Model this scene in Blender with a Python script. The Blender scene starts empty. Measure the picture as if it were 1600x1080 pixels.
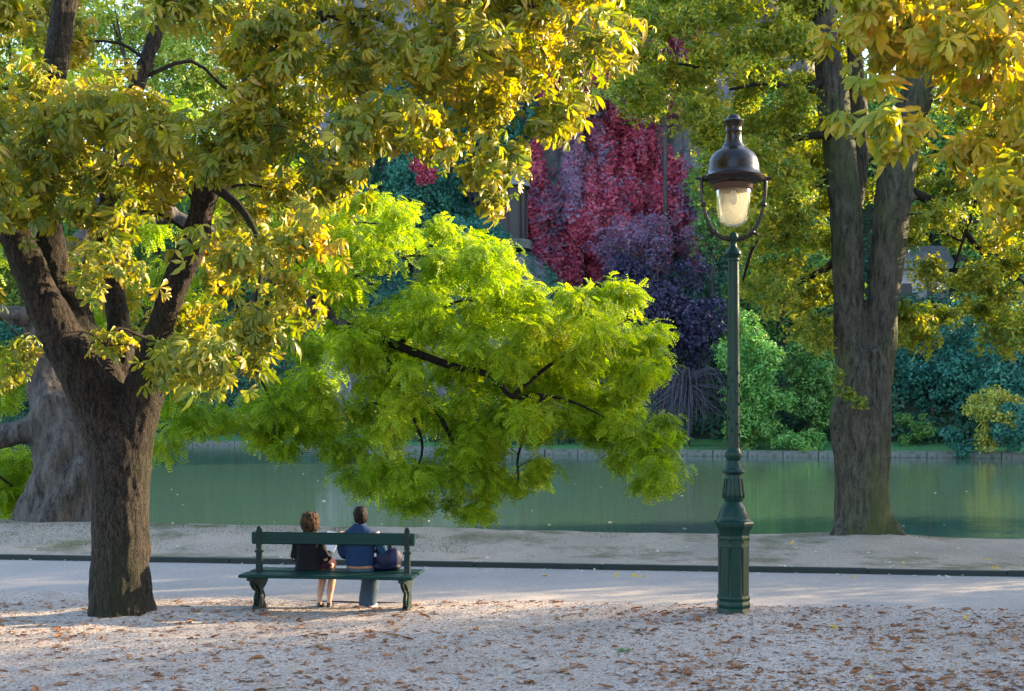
import bpy, math, random
import numpy as np
from mathutils import Vector, Matrix

random.seed(7)
RNG = np.random.default_rng(11)
SC = bpy.context.scene
COL = SC.collection
R = math.radians

# ------------------------------------------------------------------ camera
CAM_H, F_PX, HOR = 2.4, 2000.0, 645.0          # eye height, focal length and horizon row of the 1600 px photograph
cam = bpy.data.cameras.new('camera')
camo = bpy.data.objects.new('camera', cam); COL.objects.link(camo)
camo.location = (0, 0, CAM_H); camo.rotation_euler = (R(90), 0, 0)
cam.sensor_width = 36; cam.lens = 36 * F_PX / 1600
cam.shift_y = (HOR - 540) / 1600
cam.clip_start = .3; cam.clip_end = 2000
cam.dof.use_dof = True; cam.dof.focus_distance = 17; cam.dof.aperture_fstop = 4.0
SC.camera = camo

# ------------------------------------------------------------------ world, sun, exposure
SUN_EL, SUN_AZ = 17.0, 66.0                     # azimuth clockwise from the viewing direction (+Y)
w = bpy.data.worlds.new('World'); SC.world = w; w.use_nodes = True
nt = w.node_tree
bg = nt.nodes['Background']
sky = nt.nodes.new('ShaderNodeTexSky'); sky.sky_type = 'NISHITA'; sky.sun_disc = False
sky.sun_elevation = R(SUN_EL); sky.sun_rotation = R(SUN_AZ); sky.dust_density = 1.2; sky.ozone_density = 1.2
nt.links.new(sky.outputs[0], bg.inputs[0]); bg.inputs[1].default_value = .15
sl = bpy.data.lights.new('sun', 'SUN'); sl.energy = 4.4; sl.angle = R(.5); sl.color = (1, .76, .45)
so = bpy.data.objects.new('sun', sl); COL.objects.link(so)
sd = Vector((math.sin(R(SUN_AZ)) * math.cos(R(SUN_EL)), math.cos(R(SUN_AZ)) * math.cos(R(SUN_EL)), math.sin(R(SUN_EL))))
so.rotation_euler = sd.to_track_quat('Z', 'Y').to_euler()
so.location = (60, 40, 40)
SC.view_settings.view_transform = 'Standard'; SC.view_settings.look = 'None'
SC.view_settings.exposure = 2.62; SC.view_settings.gamma = 1
SC.render.engine = 'CYCLES'
cy = SC.cycles
cy.max_bounces = 7; cy.diffuse_bounces = 4; cy.glossy_bounces = 3; cy.transmission_bounces = 5; cy.transparent_max_bounces = 6
cy.volume_bounces = 0; cy.volume_step_rate = 4; cy.use_denoising = True; cy.denoising_prefilter = 'NONE'

# ------------------------------------------------------------------ helpers
def P(px, py, Y):
    """the point of the place that lies Y metres ahead on the photograph's ray px, py"""
    return np.array([(px - 800) / F_PX * Y, Y, CAM_H - (py - HOR) / F_PX * Y])

def h3(i, j, k):
    n = (i.astype(np.int64) * 374761393 + j.astype(np.int64) * 668265263 + k.astype(np.int64) * 2147483647) & 0x7fffffff
    n = (n ^ (n >> 13)) * 1274126177 & 0x7fffffff
    return ((n ^ (n >> 16)) & 0xffff) / 65535.0

def vnoise(p):
    """value noise, points (n,3) -> 0..1"""
    p = np.asarray(p, float); i = np.floor(p).astype(np.int64); f = p - i; f = f * f * (3 - 2 * f)
    r = 0
    for a in (0, 1):
        for b in (0, 1):
            for c in (0, 1):
                wgt = (f[:, 0] if a else 1 - f[:, 0]) * (f[:, 1] if b else 1 - f[:, 1]) * (f[:, 2] if c else 1 - f[:, 2])
                r = r + wgt * h3(i[:, 0] + a, i[:, 1] + b, i[:, 2] + c)
    return r

def fbm(p, o=3):
    p = np.asarray(p, float); r = 0; a = .5
    for k in range(o):
        r = r + a * vnoise(p * 2 ** k + 17.3 * k); a *= .5
    return r / (1 - .5 ** o)

def mesh_np(name, V, F, smooth=False, attrs=None):
    """triangle (m,3) or quad (m,4) mesh straight from arrays"""
    V = np.ascontiguousarray(V, np.float32); F = np.ascontiguousarray(F, np.int32); k = F.shape[1]
    me = bpy.data.meshes.new(name)
    me.vertices.add(len(V)); me.vertices.foreach_set('co', V.ravel())
    me.loops.add(F.size); me.loops.foreach_set('vertex_index', F.ravel())
    me.polygons.add(len(F)); me.polygons.foreach_set('loop_start', np.arange(0, F.size, k, dtype=np.int32))
    if smooth: me.polygons.foreach_set('use_smooth', np.ones(len(F), bool))
    for n, a in (attrs or {}).items():
        at = me.attributes.new(n, 'FLOAT', 'POINT'); at.data.foreach_set('value', np.ascontiguousarray(a, np.float32))
    me.update(calc_edges=True); me.validate()
    return me

def obj(name, me, mat=None, parent=None, **props):
    o = bpy.data.objects.new(name, me); COL.objects.link(o)
    if mat is not None: me.materials.clear(); me.materials.append(mat)
    if parent is not None: o.parent = parent
    for k, v in props.items(): o[k] = v
    return o

def root(name, label, cat, loc=(0, 0, 0), rz=0, group=None):
    o = bpy.data.objects.new(name, None); COL.objects.link(o)
    o.empty_display_size = .2
    o.location = [float(a) for a in loc]; o.rotation_euler = (0, 0, rz)
    o['label'] = label; o['category'] = cat
    if group: o['group'] = group
    return o

def tag(o, label, cat, group=None):
    o['label'] = label; o['category'] = cat
    if group: o['group'] = group
    return o

class MB:
    """collects pieces as verts + polygons"""
    def __init__(s): s.v = []; s.f = []
    def add(s, V, F):
        b = len(s.v); s.v += [tuple(float(c) for c in p) for p in V]; s.f += [[int(i) + b for i in q] for q in F]; return s
    def box(s, c, d, rz=0, bev=0):
        x, y, z = (a / 2 for a in d); ca, sa = math.cos(rz), math.sin(rz)
        if bev <= 0:
            vs = [(sx * x, sy * y, sz * z) for sx in (-1, 1) for sy in (-1, 1) for sz in (-1, 1)]
            fs = [[0, 1, 3, 2], [4, 6, 7, 5], [0, 4, 5, 1], [2, 3, 7, 6], [0, 2, 6, 4], [1, 5, 7, 3]]
        else:
            b = bev; vs = []; fs = []
            ring = lambda zz, i: [(-x + i, -y, zz), (x - i, -y, zz), (x, -y + i, zz), (x, y - i, zz), (x - i, y, zz), (-x + i, y, zz), (-x, y - i, zz), (-x, -y + i, zz)]
            sh = lambda r, k: [(p[0] * (1 - k / x), p[1] * (1 - k / y), p[2]) for p in r]
            vs = sh(ring(-z, b), b) + ring(-z + b, b) + ring(z - b, b) + sh(ring(z, b), b)
            for k in range(3):
                for i in range(8): fs.append([k * 8 + i, k * 8 + (i + 1) % 8, k * 8 + 8 + (i + 1) % 8, k * 8 + 8 + i])
            fs += [list(range(7, -1, -1)), list(range(24, 32))]
        return s.add([(c[0] + p[0] * ca - p[1] * sa, c[1] + p[0] * sa + p[1] * ca, c[2] + p[2]) for p in vs], fs)
    def lathe(s, prof, n=24, c=(0, 0), cap=True, ph=0):
        vs = [(c[0] + r * math.cos(ph + 2 * math.pi * i / n), c[1] + r * math.sin(ph + 2 * math.pi * i / n), z) for r, z in prof for i in range(n)]
        fs = [[k * n + i, k * n + (i + 1) % n, (k + 1) * n + (i + 1) % n, (k + 1) * n + i] for k in range(len(prof) - 1) for i in range(n)]
        if cap: fs += [list(range(n - 1, -1, -1)), list(range((len(prof) - 1) * n, len(prof) * n))]
        return s.add(vs, fs)
    def prism(s, poly, t, axis='u'):
        """closed outline in (d, z) extruded by +-t/2 along x, bevelled edges"""
        n = len(poly); b = min(.008, t / 4); c = np.mean(poly, 0)
        inner = [tuple(c + (np.array(p) - c) * (1 - b / max(.05, np.linalg.norm(np.array(p) - c)))) for p in poly]
        rows = [(-t / 2, inner), (-t / 2 + b, poly), (t / 2 - b, poly), (t / 2, inner)]
        vs = [(x, p[0], p[1]) for x, ps in rows for p in ps]
        fs = [[k * n + i, k * n + (i + 1) % n, (k + 1) * n + (i + 1) % n, (k + 1) * n + i] for k in range(3) for i in range(n)]
        fs += [list(range(n - 1, -1, -1)), list(range(3 * n, 4 * n))]
        return s.add(vs, fs)
    def tube(s, pts, rad, n=8, sub=4): 
        V, F = tube_np(pts, rad, n, sub); return s.add(V, F)
    def mesh(s, name, smooth=False):
        me = bpy.data.meshes.new(name); me.from_pydata(s.v, [], s.f); me.update()
        if smooth: me.polygons.foreach_set('use_smooth', [True] * len(me.polygons))
        return me
    def build(s, name, mat, parent=None, smooth=False, **props):
        return obj(name, s.mesh(name, smooth), mat, parent, **props)

def smooth_by_angle(me, ang=35):
    me.polygons.foreach_set('use_smooth', [True] * len(me.polygons))
    try: me.set_sharp_from_angle(angle=R(ang))
    except Exception: pass
    return me

def catmull(pts, sub):
    pts = np.asarray(pts, float)
    if len(pts) < 3 or sub <= 1:
        if sub <= 1: return pts
        t = np.linspace(0, 1, sub + 1)[:, None]; return pts[0] * (1 - t) + pts[-1] * t
    q = np.vstack([2 * pts[0] - pts[1], pts, 2 * pts[-1] - pts[-2]]); out = []
    for i in range(1, len(q) - 2):
        for t in np.arange(sub) / sub:
            a, b, c, d = q[i - 1], q[i], q[i + 1], q[i + 2]
            out.append(.5 * ((2 * b) + (c - a) * t + (2 * a - 5 * b + 4 * c - d) * t * t + (3 * b - a - 3 * c + d) * t ** 3))
    out.append(pts[-1]); return np.array(out)

def tube_np(pts, rad, n=8, sub=4, ex=None):
    """round tapered tube with closed ends; rad per control point; ex = (axis vector, factor) squash"""
    pts = np.asarray(pts, float); rad = np.asarray(rad, float)
    C = catmull(np.c_[pts, rad], sub); c, r = C[:, :3], np.maximum(C[:, 3], .0008)
    m = len(c); T = np.gradient(c, axis=0); T /= np.linalg.norm(T, axis=1)[:, None] + 1e-9
    a = np.array([1.0, 0, 0]) if abs(T[0][0]) < .8 else np.array([0, 1.0, 0])
    V = np.zeros((m, n, 3)); ang = np.arange(n) * 2 * math.pi / n
    for i in range(m):
        a = a - T[i] * np.dot(a, T[i]); a /= np.linalg.norm(a) + 1e-9; b = np.cross(T[i], a)
        V[i] = c[i] + r[i] * (np.cos(ang)[:, None] * a + np.sin(ang)[:, None] * b)
    V = V.reshape(-1, 3)
    F = [[k * n + i, k * n + (i + 1) % n, (k + 1) * n + (i + 1) % n, (k + 1) * n + i] for k in range(m - 1) for i in range(n)]
    F += [list(range(n - 1, -1, -1)), list(range((m - 1) * n, m * n))]
    return V, F

def loft(sections, n=20):
    """stack of ellipses: each (centre, rx, ry) in horizontal planes or (centre, rx, ry, axisx, axisy)"""
    V = []; ang = np.arange(n) * 2 * math.pi / n
    for s_ in sections:
        c, rx, ry = np.array(s_[0], float), s_[1], s_[2]
        ax = np.array(s_[3] if len(s_) > 3 else (1, 0, 0), float); ay = np.array(s_[4] if len(s_) > 4 else (0, 1, 0), float)
        V.append(c + rx * np.cos(ang)[:, None] * ax + ry * np.sin(ang)[:, None] * ay)
    m = len(V); V = np.vstack(V)
    F = [[k * n + i, k * n + (i + 1) % n, (k + 1) * n + (i + 1) % n, (k + 1) * n + i] for k in range(m - 1) for i in range(n)]
    F += [list(range(n - 1, -1, -1)), list(range((m - 1) * n, m * n))]
    return V, F

def ball(c, r, n=14, m=9):
    r = np.array(r if np.ndim(r) else (r, r, r), float); V = []; 
    for i in range(m):
        t = math.pi * (i + .35) / (m - .3)
        for j in range(n):
            p = 2 * math.pi * j / n
            V.append((c[0] + r[0] * math.sin(t) * math.cos(p), c[1] + r[1] * math.sin(t) * math.sin(p), c[2] + r[2] * math.cos(t)))
    F = [[k * n + i, (k + 1) * n + i, (k + 1) * n + (i + 1) % n, k * n + (i + 1) % n] for k in range(m - 1) for i in range(n)]
    F += [list(range(n)), list(range(m * n - 1, (m - 1) * n - 1, -1))]
    return V, F

def fuse(mb, voxel, smooth=3, name='body'):
    """weld overlapping solids into one continuous skin"""
    me = mb.mesh(name); o = bpy.data.objects.new('temporary', me); COL.objects.link(o)
    m = o.modifiers.new('r', 'REMESH'); m.mode = 'VOXEL'; m.voxel_size = voxel
    if smooth:
        m = o.modifiers.new('s', 'SMOOTH'); m.factor = .5; m.iterations = smooth
    dg = bpy.context.evaluated_depsgraph_get()
    out = bpy.data.meshes.new_from_object(o.evaluated_get(dg)); out.name = name
    bpy.data.objects.remove(o); bpy.data.meshes.remove(me)
    out.polygons.foreach_set('use_smooth', [True] * len(out.polygons))
    return out

def displace(me, fn):
    n = len(me.vertices); V = np.zeros(n * 3, np.float32); N = np.zeros(n * 3, np.float32)
    me.vertices.foreach_get('co', V); me.vertices.foreach_get('normal', N)
    V = V.reshape(-1, 3); N = N.reshape(-1, 3); V = V + N * fn(V)[:, None]
    me.vertices.foreach_set('co', np.ascontiguousarray(V, np.float32).ravel()); me.update()
    return me

# ------------------------------------------------------------------ materials
def new_mat(name):
    m = bpy.data.materials.new(name); m.use_nodes = True
    return m, m.node_tree, m.node_tree.nodes['Principled BSDF']

def ramp(nt, cols, inp=None, pos=None, mode='LINEAR'):
    r = nt.nodes.new('ShaderNodeValToRGB'); r.color_ramp.interpolation = mode; e = r.color_ramp.elements
    while len(e) < len(cols): e.new(.5)
    for i, c in enumerate(cols):
        e[i].position = pos[i] if pos else i / max(1, len(cols) - 1); e[i].color = (*c, 1)
    if inp is not None: nt.links.new(inp, r.inputs[0])
    return r

def noise(nt, scale, detail=4, rough=.55, coord='Object', vec=None, mapscale=None):
    n = nt.nodes.new('ShaderNodeTexNoise'); n.inputs['Scale'].default_value = scale; n.inputs['Detail'].default_value = detail; n.inputs['Roughness'].default_value = rough
    tc = nt.nodes.new('ShaderNodeTexCoord'); s = tc.outputs[coord]
    if mapscale is not None:
        mp = nt.nodes.new('ShaderNodeMapping'); mp.inputs['Scale'].default_value = mapscale; nt.links.new(s, mp.inputs[0]); s = mp.outputs[0]
    nt.links.new(s, n.inputs['Vector']); return n

def mathn(nt, op, a, b=None):
    m = nt.nodes.new('ShaderNodeMath'); m.operation = op
    for i, v in enumerate((a, b)):
        if v is None: continue
        if isinstance(v, (int, float)): m.inputs[i].default_value = v
        else: nt.links.new(v, m.inputs[i])
    return m.outputs[0]

def mixc(nt, fac, a, b, mode='MIX'):
    m = nt.nodes.new('ShaderNodeMix'); m.data_type = 'RGBA'; m.blend_type = mode
    for i, v in ((0, fac), (6, a), (7, b)):
        if isinstance(v, (int, float)): m.inputs[i].default_value = v
        elif isinstance(v, tuple): m.inputs[i].default_value = (*v, 1)
        else: nt.links.new(v, m.inputs[i])
    return m.outputs[2]

def bump(nt, b, height, strength=.5, dist=.02):
    n = nt.nodes.new('ShaderNodeBump'); n.inputs['Strength'].default_value = strength; n.inputs['Distance'].default_value = dist
    nt.links.new(height, n.inputs['Height']); nt.links.new(n.outputs[0], b.inputs['Normal']); return n

def leaf_mat(name, cols, trans=.45, rough=.5, spec=.35, tipcol=None, clump=None, pos=None, tboost=1.25):
    """autumn leaf: colour by leaf (rnd), browner towards the leaf's tip, light passing through"""
    m, nt, b = new_mat(name); L = nt.links
    at = nt.nodes.new('ShaderNodeAttribute'); at.attribute_name = 'rnd'
    oi = nt.nodes.new('ShaderNodeObjectInfo')
    rn = mathn(nt, 'FRACT', mathn(nt, 'ADD', at.outputs['Fac'], oi.outputs['Random']))
    if clump:                                    # the colour turns limb by limb, not leaf by leaf only
        nz = noise(nt, clump[0], 2); k = clump[1]
        rn = mathn(nt, 'ADD', mathn(nt, 'MULTIPLY', rn, 1 - k), mathn(nt, 'MULTIPLY', mathn(nt, 'ADD', mathn(nt, 'MULTIPLY', nz.outputs[0], 2.6), -.8), k))
    c = ramp(nt, cols, rn, pos).outputs[0]
    if tipcol:
        tp = nt.nodes.new('ShaderNodeAttribute'); tp.attribute_name = 'tip'
        f = mathn(nt, 'MULTIPLY', mathn(nt, 'POWER', tp.outputs['Fac'], 2.2), mathn(nt, 'MULTIPLY', rn, 1.0))
        c = mixc(nt, f, c, tipcol)
    L.new(c, b.inputs['Base Color']); b.inputs['Roughness'].default_value = rough
    b.inputs['Specular IOR Level'].default_value = spec
    t = nt.nodes.new('ShaderNodeBsdfTranslucent')
    g = nt.nodes.new('ShaderNodeHueSaturation'); g.inputs['Saturation'].default_value = 1.15; g.inputs['Value'].default_value = tboost
    L.new(c, g.inputs['Color']); L.new(g.outputs[0], t.inputs[0])
    mx = nt.nodes.new('ShaderNodeMixShader'); mx.inputs[0].default_value = trans
    L.new(b.outputs[0], mx.inputs[1]); L.new(t.outputs[0], mx.inputs[2])
    L.new(mx.outputs[0], nt.nodes['Material Output'].inputs[0])
    return m

def bark_mat(name, dark, light, moss=None, scale=9, strength=.8, crack=.1, tilt=0):
    m, nt, b = new_mat(name); L = nt.links
    n1 = noise(nt, scale, 8, .65, mapscale=(1, 1, .22)); n2 = noise(nt, 1.3, 4, .6); n3 = noise(nt, scale * 3.2, 6, .7, mapscale=(1, 1, .5))
    if tilt:
        for q_ in (n1, n3): q_.inputs['Vector'].links[0].from_node.inputs['Rotation'].default_value = (0, tilt, 0)
    h = mathn(nt, 'ADD', n1.outputs[0], mathn(nt, 'MULTIPLY', n3.outputs[0], .5))
    vo = nt.nodes.new('ShaderNodeTexVoronoi'); vo.feature = 'DISTANCE_TO_EDGE'; vo.inputs['Scale'].default_value = scale * 1.15
    tc = nt.nodes.new('ShaderNodeTexCoord'); mp = nt.nodes.new('ShaderNodeMapping'); mp.inputs['Scale'].default_value = (1, 1, .26)
    nw = noise(nt, scale * .5, 4, .6); wv = nt.nodes.new('ShaderNodeVectorMath'); wv.operation = 'MULTIPLY_ADD'; wv.inputs[1].default_value = (.09, .09, .25)
    L.new(nw.outputs['Color'], wv.inputs[0]); L.new(tc.outputs['Object'], wv.inputs[2]); L.new(wv.outputs[0], mp.inputs[0]); L.new(mp.outputs[0], vo.inputs['Vector'])
    cr = nt.nodes.new('ShaderNodeMapRange'); cr.inputs[1].default_value = .0; cr.inputs[2].default_value = .16; L.new(vo.outputs['Distance'], cr.inputs[0])
    h = mathn(nt, 'ADD', mathn(nt, 'MULTIPLY', h, 1 - crack), mathn(nt, 'MULTIPLY', cr.outputs[0], crack))
    c = ramp(nt, [dark, tuple(.5 * (a + q) for a, q in zip(dark, light)), light], h, [.57, .73, .90]).outputs[0]
    c = mixc(nt, mathn(nt, 'MULTIPLY', n2.outputs[0], .6), c, tuple(.6 * a for a in dark))
    if moss:
        n4 = noise(nt, .9, 5, .7, mapscale=(1, 1, .35)); f = ramp(nt, [(0, 0, 0), (.85, .85, .85)], n4.outputs[0], [.47, .66]).outputs[0]
        c = mixc(nt, f, c, moss)
    L.new(c, b.inputs['Base Color']); b.inputs['Roughness'].default_value = .9; b.inputs['Specular IOR Level'].default_value = .2
    bump(nt, b, h, strength, .03)
    return m

def paint_mat(name, col, rough=.4, spec=.5, wear=None, nscale=18, bumps=.15):
    m, nt, b = new_mat(name); L = nt.links
    n = noise(nt, nscale, 6, .65); n2 = noise(nt, 3, 4)
    c = mixc(nt, n2.outputs[0], tuple(.75 * a for a in col), tuple(1.25 * a for a in col))
    if wear:
        f = ramp(nt, [(0, 0, 0), (1, 1, 1)], n.outputs[0], [wear[1], wear[1] + .06]).outputs[0]; c = mixc(nt, f, c, wear[0])
    L.new(c, b.inputs['Base Color'])
    rr = nt.nodes.new('ShaderNodeMapRange'); rr.inputs[3].default_value = max(.05, rough - .12); rr.inputs[4].default_value = rough + .15
    L.new(n.outputs[0], rr.inputs[0]); L.new(rr.outputs[0], b.inputs['Roughness']); b.inputs['Specular IOR Level'].default_value = spec
    bump(nt, b, n.outputs[0], bumps, .006)
    return m

def cloth_mat(name, col, rough=.85, var=.3, scale=120):
    m, nt, b = new_mat(name); L = nt.links
    n = noise(nt, scale, 3); n2 = noise(nt, 9, 4)
    c = mixc(nt, n2.outputs[0], tuple(a * (1 - var) for a in col), tuple(a * (1 + var) for a in col))
    L.new(c, b.inputs['Base Color']); b.inputs['Roughness'].default_value = rough; b.inputs['Specular IOR Level'].default_value = .2
    bump(nt, b, n.outputs[0], .3, .004); return m

def ground_mat(name, cols, fine=60, coarse=.6, patch=None, bumpd=.012, stain=None, pscale=.8, pth=(.5, .62)):
    m, nt, b = new_mat(name); L = nt.links
    nf = noise(nt, fine, 6, .8); nc = noise(nt, coarse, 5, .6); nm = noise(nt, fine * .3, 5, .7)
    v = nt.nodes.new('ShaderNodeTexVoronoi'); v.inputs['Scale'].default_value = fine * 1.1
    tc = nt.nodes.new('ShaderNodeTexCoord'); L.new(tc.outputs['Object'], v.inputs['Vector'])
    f = mathn(nt, 'ADD', mathn(nt, 'MULTIPLY', nf.outputs[0], .6), mathn(nt, 'MULTIPLY', nm.outputs[0], .4))
    c = ramp(nt, cols, f, [.3 + .4 * i / (len(cols) - 1) for i in range(len(cols))]).outputs[0]
    sp = nt.nodes.new('ShaderNodeSeparateColor'); L.new(v.outputs['Color'], sp.inputs[0])
    c = mixc(nt, .45, c, ramp(nt, [tuple(.45 * a for a in cols[0]), cols[1], cols[-1]], sp.outputs[0], [0, .35, 1]).outputs[0])
    c = mixc(nt, ramp(nt, [(0, 0, 0), (.5, .5, .5)], nc.outputs[0], [.42, .7]).outputs[0], c, stain or tuple(.7 * a for a in cols[0]))
    if patch:
        n4 = noise(nt, pscale, 6, .7); c = mixc(nt, ramp(nt, [(0, 0, 0), (.85, .85, .85)], n4.outputs[0], pth).outputs[0], c, patch)
    L.new(c, b.inputs['Base Color']); b.inputs['Roughness'].default_value = .95; b.inputs['Specular IOR Level'].default_value = .15
    nl = noise(nt, fine * .09, 4, .6)
    bump(nt, b, mathn(nt, 'ADD', mathn(nt, 'MULTIPLY', nl.outputs[0], 3.2), mathn(nt, 'ADD', f, mathn(nt, 'MULTIPLY', v.outputs['Distance'], .6))), .8, bumpd)
    return m

def hair_mat(name, dark, light):
    m, nt, b = new_mat(name); n = noise(nt, 42, 4, .7, mapscale=(1, 1, .45)); n2 = noise(nt, 14, 3)
    h = mathn(nt, 'ADD', mathn(nt, 'MULTIPLY', n.outputs[0], .6), mathn(nt, 'MULTIPLY', n2.outputs[0], .4))
    nt.links.new(ramp(nt, [dark, tuple(.4 * (a + c) for a, c in zip(dark, light)), light], h, [.38, .52, .66]).outputs[0], b.inputs['Base Color'])
    b.inputs['Roughness'].default_value = .6; b.inputs['Specular IOR Level'].default_value = .12; bump(nt, b, n.outputs[0], .9, .02); return m

M = {}
M['gravel'] = ground_mat('gravel', [(.13, .108, .095), (.315, .265, .235), (.54, .475, .43)], 38, .55, bumpd=.022, stain=(.21, .165, .135), patch=(.23, .18, .145), pscale=1.7, pth=(.52, .68))
M['path'] = ground_mat('path', [(.215, .20, .195), (.295, .262, .242), (.37, .334, .31)], 60, .5, bumpd=.003, stain=(.19, .182, .18))
M['verge'] = ground_mat('verge', [(.21, .168, .135), (.32, .262, .212), (.43, .365, .305)], 50, .7, bumpd=.018, stain=(.17, .142, .11), patch=(.11, .105, .055), pscale=.55, pth=(.50, .62))
M['kerb'] = paint_mat('kerb_stone', (.014, .020, .019), .75, .3, ((.07, .07, .06), .64), 30, .4)
M['lawn'] = ground_mat('lawn', [(.03, .09, .03), (.05, .16, .05), (.08, .22, .07)], 8, .3, bumpd=.03, stain=(.10, .11, .05))
M['hill'] = ground_mat('hill_soil', [(.02, .03, .02), (.035, .05, .03), (.05, .06, .04)], 4, .2, bumpd=.1)
M['rock'] = bark_mat('cliff_rock', (.07, .065, .075), (.28, .26, .29), (.04, .07, .045), .5, 1.0, .15)
M['stone'] = ground_mat('bank_stone', [(.07, .075, .07), (.12, .125, .115), (.17, .175, .16)], 6, .5, bumpd=.02, stain=(.04, .06, .04))
M['mud'] = ground_mat('lake_mud', [(.05, .06, .04), (.08, .09, .06), (.1, .11, .08)], 5, .4)
M['chestnut_bark'] = bark_mat('chestnut_bark', (.003, .0028, .0024), (.056, .041, .033), (.015, .018, .007), 24, 1.0, .2)
M['elm_bark'] = bark_mat('elm_bark', (.010, .009, .007), (.11, .10, .076), (.048, .066, .018), 15, .8, .06)
M['pagoda_bark'] = bark_mat('pagoda_bark', (.016, .014, .0135), (.135, .118, .106), None, 9, 1.0, .02, .55)
M['twig'] = bark_mat('twig_bark', (.008, .006, .005), (.035, .026, .021), None, 20, .4)
M['far_bark'] = bark_mat('far_bark', (.03, .025, .03), (.10, .085, .085), None, 2, .6)

M['chestnut'] = leaf_mat('chestnut_leaf', [(.060, .10, .014), (.13, .18, .016), (.25, .27, .018), (.42, .36, .022), (.50, .34, .026), (.34, .18, .03)], .5, .42, .5, (.26, .10, .025), (.55, .36), [0, .30, .58, .82, .95, 1])
M['chestnut_gold'] = leaf_mat('golden_chestnut_leaf', [(.09, .15, .018), (.22, .25, .020), (.40, .34, .022), (.54, .36, .024), (.52, .25, .024)], .5, .42, .45, (.34, .14, .03), (.6, .45), [0, .3, .55, .8, 1])
M['elm'] = leaf_mat('elm_leaf', [(.065, .12, .026), (.14, .20, .03), (.25, .27, .032), (.40, .35, .038), (.50, .36, .045)], .5, .5, .4, None, (.5, .3), [0, .35, .62, .88, 1])
M['pagoda'] = leaf_mat('pagoda_leaf', [(.10, .20, .012), (.19, .30, .014), (.29, .39, .018), (.40, .45, .026), (.48, .43, .04)], .5, .5, .3, None, (.35, .4), [0, .3, .6, .85, 1])
def far_leaf(name, cols, tr=.25): M[name] = leaf_mat(name, cols, tr, .6, .25, None, (.18, .3))
far_leaf('far_teal', [(.012, .075, .065), (.025, .125, .10), (.05, .19, .135), (.10, .25, .13)])
far_leaf('far_green', [(.035, .11, .035), (.07, .19, .05), (.15, .27, .06), (.27, .33, .08)])
far_leaf('far_bright', [(.10, .20, .04), (.20, .32, .05), (.33, .40, .07), (.45, .43, .10)])
far_leaf('far_yellow', [(.12, .20, .05), (.24, .28, .05), (.40, .36, .06), (.50, .34, .07)])
far_leaf('far_mint', [(.035, .13, .035), (.09, .24, .05), (.19, .37, .08), (.36, .46, .14)])
far_leaf('far_purple', [(.006, .008, .026), (.014, .014, .045), (.035, .03, .07), (.10, .085, .14)], .2)
far_leaf('far_red', [(.05, .008, .018), (.22, .022, .055), (.42, .055, .11), (.54, .13, .18), (.16, .10, .10)], .35)
far_leaf('far_mauve', [(.10, .07, .13), (.17, .12, .20), (.26, .15, .23), (.36, .08, .16)], .3)
far_leaf('under', [(.015, .06, .045), (.03, .10, .065), (.055, .14, .08), (.11, .17, .08)])
M['litter'] = leaf_mat('dry_leaf', [(.10, .040, .018), (.20, .075, .03), (.29, .12, .045), (.33, .17, .08), (.16, .08, .05)], .2, .7, .25, (.12, .05, .02))
M['litter_gold'] = leaf_mat('yellow_dry_leaf', [(.42, .28, .04), (.50, .36, .08)], .2, .6, .3)
M['litter_pale'] = leaf_mat('pale_dry_leaf', [(.5, .46, .38), (.6, .56, .48)], .15, .7, .2)
M['litter_green'] = leaf_mat('green_fresh_leaf', [(.05, .14, .03), (.08, .19, .04)], .3, .5, .3)

M['bench_wood'] = paint_mat('bench_green_paint', (.002, .020, .018), .42, .14, ((.012, .035, .03), .74), 26, .2)
M['bench_iron'] = paint_mat('bench_iron_paint', (.004, .014, .013), .5, .16, ((.10, .10, .06), .60), 22, .7)
M['lamp_green'] = paint_mat('lamp_green_paint', (.002, .021, .016), .38, .2, ((.04, .035, .022), .70), 30, .3)
M['lamp_brown'] = paint_mat('lamp_dark_metal', (.012, .007, .005), .22, .38, ((.05, .03, .02), .76), 20, .12)
M['rust'] = paint_mat('lamp_rust', (.09, .05, .035), .7, .3, None, 40, .5)
M['skin'] = cloth_mat('skin', (.50, .27, .19), .5, .12, 60)
M['hair_brown'] = hair_mat('curly_brown_hair', (.006, .003, .002), (.085, .036, .013))
M['hair_dark'] = hair_mat('dark_hair', (.003, .002, .0016), (.014, .008, .006))
M['jacket'] = cloth_mat('black_jacket', (.003, .003, .005))
M['skirt'] = cloth_mat('wine_skirt', (.035, .005, .012))
M['sweater'] = cloth_mat('navy_sweater', (.006, .020, .060))
M['shirt'] = cloth_mat('blue_sleeve', (.012, .045, .10))
M['jeans'] = cloth_mat('washed_jeans', (.036, .056, .082), .85, .35)
M['shoe_black'] = paint_mat('black_shoe_leather', (.008, .008, .009), .35)
M['shoe_white'] = paint_mat('white_shoe', (.42, .42, .41), .7)
M['bag'] = cloth_mat('navy_bag', (.004, .006, .022), .6, .4, 90)
M['bag_light'] = cloth_mat('violet_bag_panel', (.016, .017, .050), .6)
M['paper'] = cloth_mat('white_paper', (.8, .82, .86), .8, .03)
M['belt'] = cloth_mat('tan_belt', (.22, .11, .06), .6)
M['thatch'] = ground_mat('grey_shingles', [(.09, .10, .11), (.14, .155, .17), (.19, .205, .22)], 5, .6)
M['plaster'] = ground_mat('pale_plaster', [(.20, .20, .21), (.26, .26, .27), (.31, .31, .32)], 4, .5)
M['dark_wood'] = paint_mat('dark_wood', (.03, .025, .025), .7)

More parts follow.
